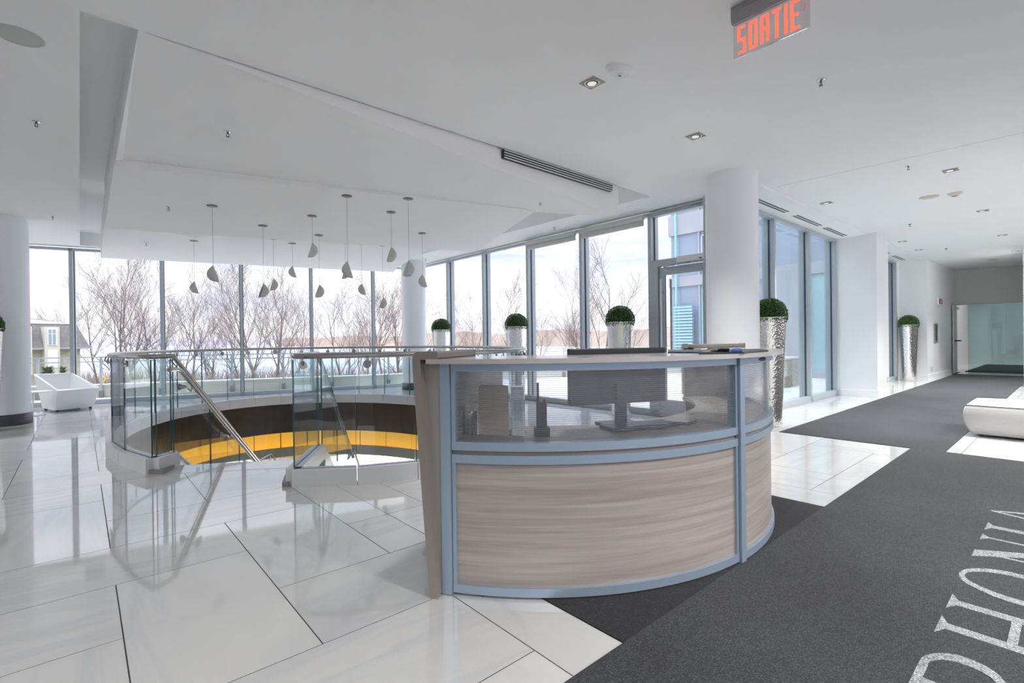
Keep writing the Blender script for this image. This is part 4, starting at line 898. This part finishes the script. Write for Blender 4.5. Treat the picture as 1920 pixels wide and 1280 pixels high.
# small wall fittings
ws = empty('alarm_sign', P(18.2, 2.63, 1.95)); tag(ws, 'small red framed emergency sign on the white wall down the hall', 'sign'); l0 = Vector(ws.location)
MB().ubox(18.0, 18.55, 2.60, 2.64, 2.02, 2.22).build('frame', PLAST, ws, loc=l0); MB().ubox(18.04, 18.50, 2.595, 2.60, 2.05, 2.19).build('face', REDS, ws, loc=l0); MB().ubox(18.22, 18.34, 2.59, 2.595, 2.07, 2.17).build('figure', PAPER, ws, loc=l0)
cpn = empty('call_panel', P(18.0, 2.63, 1.2)); tag(cpn, 'tall brushed steel panel on the wall below the red sign', 'panel'); l0 = Vector(cpn.location)
MB().ubox(17.55, 17.95, 2.62, 2.65, .98, 1.50).build('plate', STEEL, cpn, loc=l0); MB().ubox(17.68, 17.85, 2.612, 2.62, 1.03, 1.46).build('slot', BLACKG, cpn, loc=l0)
for k, (q, lab) in enumerate([((12.25, 2.575, .30), 'white wall outlet low on the white pier beside the court windows'), ((17.2, 2.645, .28), 'white wall outlet near the floor under the steel panel')]):
    o = empty('wall_outlet', P(*q)); tag(o, lab, 'outlet'); l0 = Vector(o.location); u_, v_, z_ = q
    MB().ubox(u_, u_ + .075, v_ - .008, v_, z_ - .06, z_ + .06).build('cover_plate', PLAST, o, loc=l0)
    for s_ in (-.03, .03): MB().ubox(u_ + .025, u_ + .05, v_ - .0095, v_ - .008, z_ + s_ - .012, z_ + s_ + .012).build('socket', DARKBASE, o, loc=l0)
# ================================================================== FURNITURE
ot = empty('ottoman', P(7.83, -.3)); tag(ot, 'low linen ottoman with dark piping at the right edge', 'ottoman'); l0 = Vector(ot.location)
def cushion(u0, u1, v0, v1, z0, z1, bulge=.035, n=10):
    m = MB(); rows = []
    for i in range(n + 1):
        t = i / n; z = z0 + (z1 - z0) * t; b = bulge * sin(pi * t) ** .7; inset = .05 * (1 - t) ** 2
        c_ = [(u0 - b + inset, v0 - b + inset), (u1 + b - inset, v0 - b + inset), (u1 + b - inset, v1 + b - inset), (u0 - b + inset, v1 + b - inset)]
        rows.append([P(a_, b_, z) for a_, b_ in c_])
    for i in range(n): m.strip(rows[i], rows[i + 1], True)
    m.add(rows[0], [(3, 2, 1, 0)])
    return m, rows[-1]
m, top = cushion(7.85, 8.78, -.35, .90, .03, .365); m.build('body', FABL, ot, loc=l0, bevel=.012)
m = MB(); nn_ = 12; g = []
for i in range(nn_ + 1):
    for j in range(nn_ + 1):
        s, t = i / nn_, j / nn_; p = top[0] * (1 - s) * (1 - t) + top[1] * s * (1 - t) + top[2] * s * t + top[3] * (1 - s) * t
        g.append(p + Vector((0, 0, .022 * (1 - (2 * s - 1) ** 6) * (1 - (2 * t - 1) ** 6) + .003)))
m.add(g, [(i * (nn_ + 1) + j, (i + 1) * (nn_ + 1) + j, (i + 1) * (nn_ + 1) + j + 1, i * (nn_ + 1) + j + 1) for i in range(nn_) for j in range(nn_)], True); m.build('top_cushion', FABT, ot, loc=l0)
MB().tube([p for p in top] + [top[0]], .006, 8).build('piping', PIPE, ot, loc=l0)
for (a_, b_) in ((7.95, .78), (8.66, .78), (7.95, -.23), (8.66, -.23)): MB().tube([P(a_, b_, 0), P(a_, b_, .045)], .02, 10).build('foot', BLACK, ot, loc=l0)

# faceted armchair
ac = empty('armchair', W(120, 768)); tag(ac, 'white faceted tub armchair by the lake windows', 'armchair'); l0 = Vector(ac.location)
A = D(103.6, 770, 8.92); B = D(176.6, 762, 9.46); A.z = B.z = .035; ab = B - A; Ld = Vector((-.62, .38, 0)) * .93
BL = A + Ld; BR = B + Ld
At = D(108, 733, 8.80); Bt_ = D(188, 727, 9.40); At.z = Bt_.z = .395
tL = D(62, 703, 9.55); tR = D(135, 699.5, 9.95); tL.z = tR.z = .655
out_b = [A, B, BR, BL]; out_t = [At, Bt_, tR, tL]
cen = (At + Bt_ + tR + tL) / 4
def inn(p, k=.13, dz=0): q = p + (cen - p) * k; return Vector((q.x, q.y, p.z + dz))
it = [inn(At, .16, -.005), inn(Bt_, .16, -.005), inn(tR, .12, -.005), inn(tL, .12, -.005)]
seat = [Vector((q.x, q.y, .33)) for q in [inn(At, .22), inn(Bt_, .22), inn(tR, .34), inn(tL, .34)]]
m = MB(); m.add(out_b, [(3, 2, 1, 0)]); m.strip(out_b, out_t, True); m.add(out_t + it, [(1, 2, 6, 5), (2, 3, 7, 6), (3, 0, 4, 7), (0, 1, 5, 4)])
m.strip(it, seat, True)
m.build('shell', FABW, ac, loc=l0, bevel=.022, bseg=3)
sc_ = [inn(At, .17), inn(Bt_, .17), inn(tR, .33), inn(tL, .33)]
m = MB().box8([Vector((q.x, q.y, .25)) for q in sc_] + [Vector((q.x, q.y, .375 if k < 2 else .35)) for k, q in enumerate(sc_)]); m.build('seat_cushion', FABW, ac, loc=l0, bevel=.02)
for q in (A, B, BR, BL):
    p = q + ((A + BR) / 2 - q) * .15; MB().tube([Vector((p.x, p.y, 0)), Vector((p.x, p.y, .045))], .022, 10).build('foot', BLACK, ac, loc=l0)
tb = empty('side_table', D(62, 760, 8.55)); tb.location.z = 0; tag(tb, 'small thin white side table between the round column and the armchair', 'table'); l0 = Vector(tb.location)
MB().lathe([(0, .402), (.25, .402), (.255, .408), (.25, .414), (0, .414)], 40, l0).build('table_top', PLAST, tb, loc=l0); MB().tube([l0 + Vector((0, 0, .01)), l0 + Vector((0, 0, .402))], .012, 10).build('stem', PLAST, tb, loc=l0); MB().lathe([(0, .012), (.15, .012), (.155, 0), (0, 0)], 32, l0).build('foot_plate', PLAST, tb, loc=l0)

# ================================================================== OUTSIDE
ter = struct(MB().prism([P(-30, W1V(-30)), P(6.9, W1V(6.9)), P(6.9, 3.4), P(16, 3.4), P(16, 11), P(12, 15.5), P(2, 17.2), P(-30, 23)], -.6, -.02).build('floor_terrace', PAVE))
pp_ = [Vector((p.x, p.y, 0)) for p in (D(-900, 643, 8.9), D(150, 643, 11.4), D(400, 643, 12.3), D(700, 643, 13.6), D(900, 643, 15.2), D(1350, 643, 17.8))]
pw_ = empty('parapet', pp_[2]); tag(pw_, 'low beige parapet wall along the edge of the lake terrace', 'parapet'); l0 = Vector(pw_.location)
rl = empty('terrace_railing', pp_[2] + Vector((0, 0, .3))); tag(rl, 'grey metal railing with glass infill on the terrace parapet', 'railing'); r0 = Vector(rl.location)
for i in range(5):
    a, b = pp_[i], pp_[i + 1]; d_ = (b - a).normalized(); n_ = Vector((-d_.y, d_.x, 0)); n_ = n_ if n_.y > 0 else -n_; Ln = (b - a).length
    MB().plank(a, b, n_, 0, .22, -.3, .26).build('wall_segment', STONEB, pw_, loc=l0); MB().plank(a, b, n_, -.02, .24, .26, .285).build('coping', pbr('coping', (.8, .8, .78), .6), pw_, loc=l0)
    m = MB()
    for z in (.92, .815): m.plank(a, b, n_, -.05, -.01, z - .012, z + .012)
    m.build('top_rail', ALU, rl, loc=r0)
    k = .4
    while k < Ln:
        q = a + d_ * k; m = MB(); m.plank(q - d_ * .022, q + d_ * .022, n_, -.05, -.01, .06, .92); m.build('post', ALU, rl, loc=r0)
        MB().plank(q - d_ * .04, q + d_ * .04, n_, -.07, 0, -.02, .14).build('bracket', pbr('bracket_grey', (.2, .23, .25), .5), rl, loc=r0)
        k += 1.18
    MB().plank(a, b, n_, -.032, -.026, .16, .80).build('glass_infill', GL, rl, loc=r0)
# wing of the same building across the court
wg = empty('building_wing', P(16, 6.5)); tag(wg, 'grey clad building wing with tall blue glass bays seen through the terrace door', 'building'); l0 = Vector(wg.location)
MB().ubox(16.2, 24, 3.5, 9.72, -.6, 16).build('core', CONC, wg, loc=l0)
for s_, (za, zb, mt) in enumerate([(-.6, .15, CONC), (3.0, 3.35, CONC), (4.83, 5.55, CONC), (8.0, 8.7, CONC), (11.2, 11.9, CONC)]): MB().ubox(16.0, 16.25, 3.5, 9.75, za, zb).build('spandrel', mt, wg, loc=l0)
for za, zb in ((.15, 3.0), (3.35, 4.83), (5.55, 8.0), (8.7, 11.2), (11.9, 14.4)):
    k = 0; vv = 9.72
    while vv > 3.6:
        v2 = max(3.5, vv - 1.12); MB().ubox(16.08, 16.14, v2 + .04, vv - .04, za, zb).build('window_pane', TEALG if (za < 1 and k % 3 == 1) else BLUEG, wg, loc=l0)
        MB().ubox(16.02, 16.2, v2 - .03, v2 + .03, za, zb).build('mullion', CONC, wg, loc=l0)
        if k == 1 and za > 3:
            m = MB(); m.ubox(16.03, 16.07, v2 + .06, vv - .06, za + .3, za + .36); m.ubox(16.03, 16.07, v2 + .06, vv - .06, zb - .18, zb - .12); m.ubox(16.03, 16.07, v2 + .06, v2 + .12, za + .3, zb - .12); m.ubox(16.03, 16.07, vv - .12, vv - .06, za + .3, zb - .12); m.build('vent_frame', ALU, wg, loc=l0)
        vv = v2; k += 1
MB().ubox(15.95, 16.0, 5.2, 6.2, .02, 3.0).build('grey_door_panel', CONC, wg, loc=l0)
m = MB()
for q in range(22): m.ubox(15.8, 15.9, 8.75, 9.45, .02 + q * .105, .09 + q * .105)
m.build('slatted_screen', TEALG, wg, loc=l0)['kind'] = 'stuff'
for k, q in enumerate([(9.8, 5.2), (12.6, 4.6)]):
    o = empty('gabion_planter', P(*q)); tag(o, ['stone filled gabion block on the court paving, nearer the corner column', 'stone filled gabion block farther along the court paving'][k], 'planter', 'gabion blocks in the court'); l0 = Vector(o.location)
    MB().ubox(q[0], q[0] + .9, q[1], q[1] + .5, -.02, .65).build('stone_fill', GAB, o, loc=l0, bevel=.02); MB().ubox(q[0] - .02, q[0] + .92, q[1] - .02, q[1] + .52, .65, .69).build('cap', PAVE, o, loc=l0)
MB().ubox(15.9, 15.98, 9.40, 9.435, 0, 7).build('cyan_strip', pbr('cyan_glass', (.35, .75, .85), .15), wg, loc=Vector(wg.location))
MB().ubox(15.84, 15.86, 8.7, 9.6, 0, 2.4).build('screen_pane', GLB, wg, loc=Vector(wg.location))
# ground, lake and shores
struct(MB().box((-400, 20, -4.3), (400, 62, -4.0)).build('floor_ground', GRASS)); struct(MB().box((-3000, 62, -5.2), (3000, 4200, -5.0)).build('floor_lake', LAKE))
def shore(name, pts, mat, h, seed, label):
    rnd = random.Random(seed); lo = []; hi = []; bk = []
    for i in range(len(pts) - 1):
        a = Vector(pts[i]); b = Vector(pts[i + 1]); n_ = 50
        for k in range(n_): 
            p = a + (b - a) * k / n_; hh = h * (1 + .12 * sin(k * .31 + i) + rnd.uniform(-.05, .05)); lo.append(Vector((p.x, p.y, -5.1))); hi.append(Vector((p.x, p.y + h * .8, -5 + hh))); bk.append(Vector((p.x, p.y + h * 5, -5 + hh * .8)))
    m = MB(); m.strip(lo, hi, smooth=True); m.strip(hi, bk, smooth=True); return tag(m.build(name, mat), label, 'shore')
shore('far_shore', [(-2600, 1500, 0), (-300, 1650, 0), (400, 1700, 0)], FARB, 21, 1, 'far wooded shore as a mauve strip across the lake')
shore('wooded_shore', [(-420, 900, 0), (-60, 520, 0), (160, 330, 0), (420, 230, 0)], FAR, 13.5, 3, 'nearer brown wooded shore behind the terrace windows')
# scrub on the bank
rnd = random.Random(8); m = MB()
for k in range(9000):
    x = rnd.uniform(-75, 45); y = rnd.uniform(36, 61); z = -4; h = rnd.uniform(.8, 2.3 + .8 * sin(x * .4) ** 2)
    p = Vector((x, y, z))
    for q in range(3):
        d_ = Vector((rnd.uniform(-.6, .6), rnd.uniform(-.3, .3), 1)); e = p + d_ * h; w_ = Vector((.035, 0, 0)); m.add([p - w_, p + w_, e + w_ * .2, e - w_ * .2], [(0, 1, 2, 3)])
o = m.build('bank_scrub', SCRUB); tag(o, 'tangled winter scrub on the bank between terrace and lake', 'scrub', kind='stuff')
def tree_mesh(seed, H, stems, lean=0.):
    rnd = random.Random(seed); T = MB(); Bm = MB()
    def seg(m, a, b, r0, r1, n=4):
        d = (b - a).normalized(); x = d.cross(Vector((.3, 1, .2))).normalized(); y = d.cross(x)
        vs = [a + (x * cos(2 * pi * k / n) + y * sin(2 * pi * k / n)) * r0 for k in range(n)] + [b + (x * cos(2 * pi * k / n) + y * sin(2 * pi * k / n)) * r1 for k in range(n)]
        m.add(vs, [(k, (k + 1) % n, n + (k + 1) % n, n + k) for k in range(n)], True)
    def limb(p, d, Ln, r, lev, curve):
        n_ = (6, 5, 4, 3)[lev]; q = p; d = d.normalized()
        for i in range(n_):
            f = (i + 1) / n_; up = (.05, .09, .10, .08, .05)[lev]
            d = (d + Vector((rnd.gauss(0, curve), rnd.gauss(0, curve), up))).normalized(); e = q + d * Ln / n_
            r0_ = max(r * (1 - .78 * i / n_), .008); r1_ = max(r * (1 - .78 * f), .007)
            seg(T if lev == 0 else Bm, q, e, r0_, r1_, (7, 5, 4, 3, 3)[lev]); q = e
            if lev < 3 and (lev > 0 or i >= 1):
                for c in range(2 if rnd.random() < (.6, .5, .5)[lev] else 1):
                    ax = Vector((rnd.gauss(0, 1), rnd.gauss(0, 1), rnd.gauss(0, .4))); ax = (ax - d * ax.dot(d)).normalized()
                    nd = (d * .85 + ax * rnd.uniform(.35, .75)).normalized()
                    limb(q, nd, Ln * rnd.uniform(.42, .62) * (1.15 - .45 * f), r1_ * .55 + .002, lev + 1, .09)
    for s_ in range(stems):
        a = 2 * pi * s_ / max(1, stems) + rnd.random(); sp = .28 if stems > 1 else 0
        limb(Vector((0, 0, 0)), Vector((lean + sp * cos(a), sp * sin(a), 1)), H * (1 if s_ == 0 else rnd.uniform(.75, .95)), H * .013, 0, .05)
    return T, Bm
protos = []
for s_ in range(6):
    T, Bm = tree_mesh(40 + s_, 8.6 + s_ * .25, (1, 2, 1, 3, 1, 2)[s_], (.0, .05, .12, 0, -.14, -.05)[s_]); r = empty('bare_tree', (0, 0, -60)); T.build('trunk', BARK, r); Bm.build('branches', BARK, r); tag(r, 'x', 'tree', 'bare trees on the lake bank'); protos.append(r); print('tree tris', len(Bm.f) * 2)
# px, distance, scale
TR = [(78, 50, .78), (110, 48, .86), (190, 44, .95), (232, 42, 1.1), (262, 41, 1.12), (285, 44, .9), (335, 46, .85), (352, 40, .95), (392, 46, .75), (425, 46, .8), (462, 44, .85), (478, 40, 1.0), (500, 40, 1.12), (520, 42, 1.05), (548, 46, .85), (588, 50, .65), (645, 42, .85), (668, 46, .7), (690, 42, 1.0), (722, 44, 1.0), (752, 46, .9), (850, 60, .9), (888, 58, .85), (955, 44, .95), (1005, 56, .75), (1060, 50, .72), (1090, 46, .95), (1120, 38, 1.05), (305, 52, .7), (1175, 60, .7)]
TR.sort(); used = set()
nums = ['leftmost', 'second', 'third', 'fourth', 'fifth', 'sixth', 'seventh', 'eighth', 'ninth', 'tenth', 'eleventh', 'twelfth', 'thirteenth', 'fourteenth', 'fifteenth', 'sixteenth', 'seventeenth', 'eighteenth', 'nineteenth', 'twentieth', 'twenty-first', 'twenty-second', 'twenty-third', 'twenty-fourth', 'twenty-fifth', 'twenty-sixth', 'twenty-seventh', 'twenty-eighth', 'twenty-ninth', 'rightmost']
for i, (px, d_, s_) in enumerate(TR):
    p = D(px, 640, d_); loc = (p.x, p.y, -4.05); w_ = nums[i]
    lab = 'bare leafless tree on the lake bank, %s' % (w_ if w_ in ('leftmost', 'rightmost') else w_ + ' from the left'); k = i % 6
    if k not in used: used.add(k); r = protos[k]; r.location = loc; r.rotation_euler = (0, 0, i * 1.7); r['label'] = lab
    else: r = dup(protos[k], loc, i * 1.7, lab)
    r.scale = (s_ * .92,) * 3
# house on the left
hs = empty('house', (-34, 36, -4)); tag(hs, 'beige stone house with dark mansard roof seen through the left lake window', 'house'); l0 = Vector(hs.location)
hr = lambda px, d_: Vector((D(px, 640, d_).x, D(px, 640, d_).y, 0))
a, b = hr(-60, 31), hr(150, 36); d_ = (b - a).normalized(); n_ = Vector((-d_.y, d_.x, 0)); n_ = n_ if n_.y > 0 else -n_
Z = lambda y, d_: 1.2 + (646.5 - y) * d_ / FPX
MB().plank(a, b, n_, 0, 9, -4, Z(645, 35)).build('stone_wall', BRICK, hs, loc=l0)
zr0, zr1, zr2 = Z(650, 35), Z(606, 35), Z(590, 35)
def hip(z0_, z1_, e0, e1, mat, nm):
    q0 = [a - d_ * e0 - n_ * e0, b + d_ * e0 - n_ * e0, b + d_ * e0 + n_ * (9 + e0), a - d_ * e0 + n_ * (9 + e0)]; q1 = [a - d_ * e1 - n_ * e1, b + d_ * e1 - n_ * e1, b + d_ * e1 + n_ * (9 + e1), a - d_ * e1 + n_ * (9 + e1)]
    MB().box8([p + Vector((0, 0, z0_)) for p in q0] + [p + Vector((0, 0, z1_)) for p in q1]).build(nm, mat, hs, loc=l0)
hip(zr0 - .12, zr0, .5, .5, CONC, 'gutter'); hip(zr0, zr1, .42, -.15, ROOFM, 'mansard_roof'); hip(zr1, zr2, -.1, -3.2, ROOFT, 'hip_roof')
for pxa, pxb in ((74, 103), (-10, 20)):
    wa, wb_ = hr(pxa, 34.2), hr(pxb, 34.9)
    ta = (wa - a).dot(d_); tb_ = (wb_ - a).dot(d_); wa = a + d_ * ta; wb_ = a + d_ * tb_
    f = MB().plank(wa, wb_, n_, -.55, 1.2, Z(700, 34), Z(611, 34)).build('window_bay', pbr('bay_cream', (.62, .60, .55), .8), hs, loc=l0)
    fr_ = MB().plank(wa + d_ * .15, wb_ - d_ * .15, n_, -.60, -.54, Z(646, 34), Z(614, 34)).build('window_frame', PLAST, hs, loc=l0)
    for q in range(2):
        wd_ = (wb_ - wa).length; s0_ = .2 + q * (wd_ - .36) / 2; pw_ = (wd_ - .52) / 2; MB().plank(wa + d_ * s0_, wa + d_ * (s0_ + pw_), n_, -.63, -.6, Z(644, 34), Z(625, 34)).build('pane', BLUEG, hs, loc=l0); MB().plank(wa + d_ * s0_, wa + d_ * (s0_ + pw_), n_, -.63, -.6, Z(623, 34), Z(616, 34)).build('pane', BLUEG, hs, loc=l0)
    MB().plank(wa + d_ * .15, wb_ - d_ * .15, n_, -.60, -.54, Z(688, 34), Z(655, 34)).build('window_frame', PLAST, hs, loc=l0)
MB().plank(a + d_ * 1.5, a + d_ * 2.2, n_, 3, 3.7, zr1, zr2 + .5).build('chimney', BRICK, hs, loc=l0)
# conifers, bush, diamond road sign
def conifer(p, h, lab, k):
    rn = random.Random(k); m = MB(); r0 = h * .2
    for q in range(500):
        t = rn.random() ** .8; a = rn.uniform(0, 2 * pi); r = r0 * (1 - t) * rn.uniform(.6, 1.05) + .02; c = Vector((r * cos(a), r * sin(a), t * h)); o_ = Vector((cos(a), sin(a), rn.uniform(.2, 1))).normalized() * .22; s_ = Vector((-sin(a), cos(a), 0)) * .06
        m.add([c - s_, c + s_, c + o_], [(0, 1, 2)])
    o = empty('conifer', p); m.build('foliage', pbr('conifer_green%d' % k, (.10, .14, .05), .9, noise=.3), o); MB().tube([(0, 0, 0), (0, 0, h * .9)], .06, 6).build('trunk', BARK, o); tag(o, lab, 'tree', 'small conifers in front of the house')
for k, (px, y, w_) in enumerate([(84, 686, 'left'), (93, 686, 'middle'), (117, 682, 'right')]): conifer(Vector((D(px, 640, 27).x, 27, -3.2)), 3.2, 'small dark conifer in front of the house, the %s one of three' % w_, k)
rn = random.Random(2); m = MB()
for q in range(900):
    a = rn.uniform(0, 2 * pi); e = rn.uniform(0, 1); c = Vector((1.5 * e * cos(a), 1.2 * e * sin(a), 0)); h_ = rn.uniform(.5, 2.0) * (1.1 - .5 * e); m.add([c, c + Vector((.03, 0, 0)), c + Vector((.5 * cos(a) * e, .5 * sin(a) * e, h_))], [(0, 1, 2)])
o = empty('ornamental_grass', Vector((D(160, 640, 25).x, 25, -2.9))); m.build('blades', pbr('grass_blades', (.36, .34, .24), .9), o)['kind'] = 'stuff'; tag(o, 'pale ornamental grass clump outside beside the armchair', 'grass')
o = empty('diamond_sign', Vector((D(192, 640, 27).x, 27, -3.2))); tag(o, 'yellow diamond road sign outside the left lake window', 'road sign')
MB().add([(-.2, -.01, 2.55), (0, -.01, 2.35), (.2, -.01, 2.55), (0, -.01, 2.75), (-.2, .01, 2.55), (0, .01, 2.35), (.2, .01, 2.55), (0, .01, 2.75)], [(0, 1, 2, 3), (7, 6, 5, 4), (0, 4, 5, 1), (1, 5, 6, 2), (2, 6, 7, 3), (3, 7, 4, 0)]).build('plate', YEL, o); MB().tube([(0, .03, 0), (0, .03, 2.6)], .03, 8).build('post', ALU, o); MB().box((-.07, -.016, 2.53), (.07, -.011, 2.57)).build('symbol', BLACK, o)
struct(MB().box((-60, 20, -3.6), (-10, 40, -3.2)).build('floor_lawn', GRASS))

# ================================================================== INTERIOR LAMPS (recessed downlights, then added fill spots without fixtures)
for i, (u_, v_) in enumerate([(3.01, 2.476), (4.588, 2.483)] + [(8.42, 2.49), (13.2, 2.49), (14.8, 2.49)] + [(7.957, 1.03), (10.987, 1.035), (14.045, 1.04), (17.04, 1.045)] + FILL_SPOTS):
    l = bpy.data.lights.new('downlight_or_fill', 'SPOT'); l.energy = (170 if u_ < 7 else (250 if v_ > 2 else 400)) if (u_, v_) not in FILL_SPOTS else (1000 if v_ >= 4 else 430); l.spot_size = radians(100 if (u_, v_) not in FILL_SPOTS else 150); l.spot_blend = 1; l.color = (1, .975, .94); l.shadow_soft_size = .12
    o = bpy.data.objects.new('downlight_or_fill', l); COL.objects.link(o); o.location = P(u_, v_, ZC - .02)
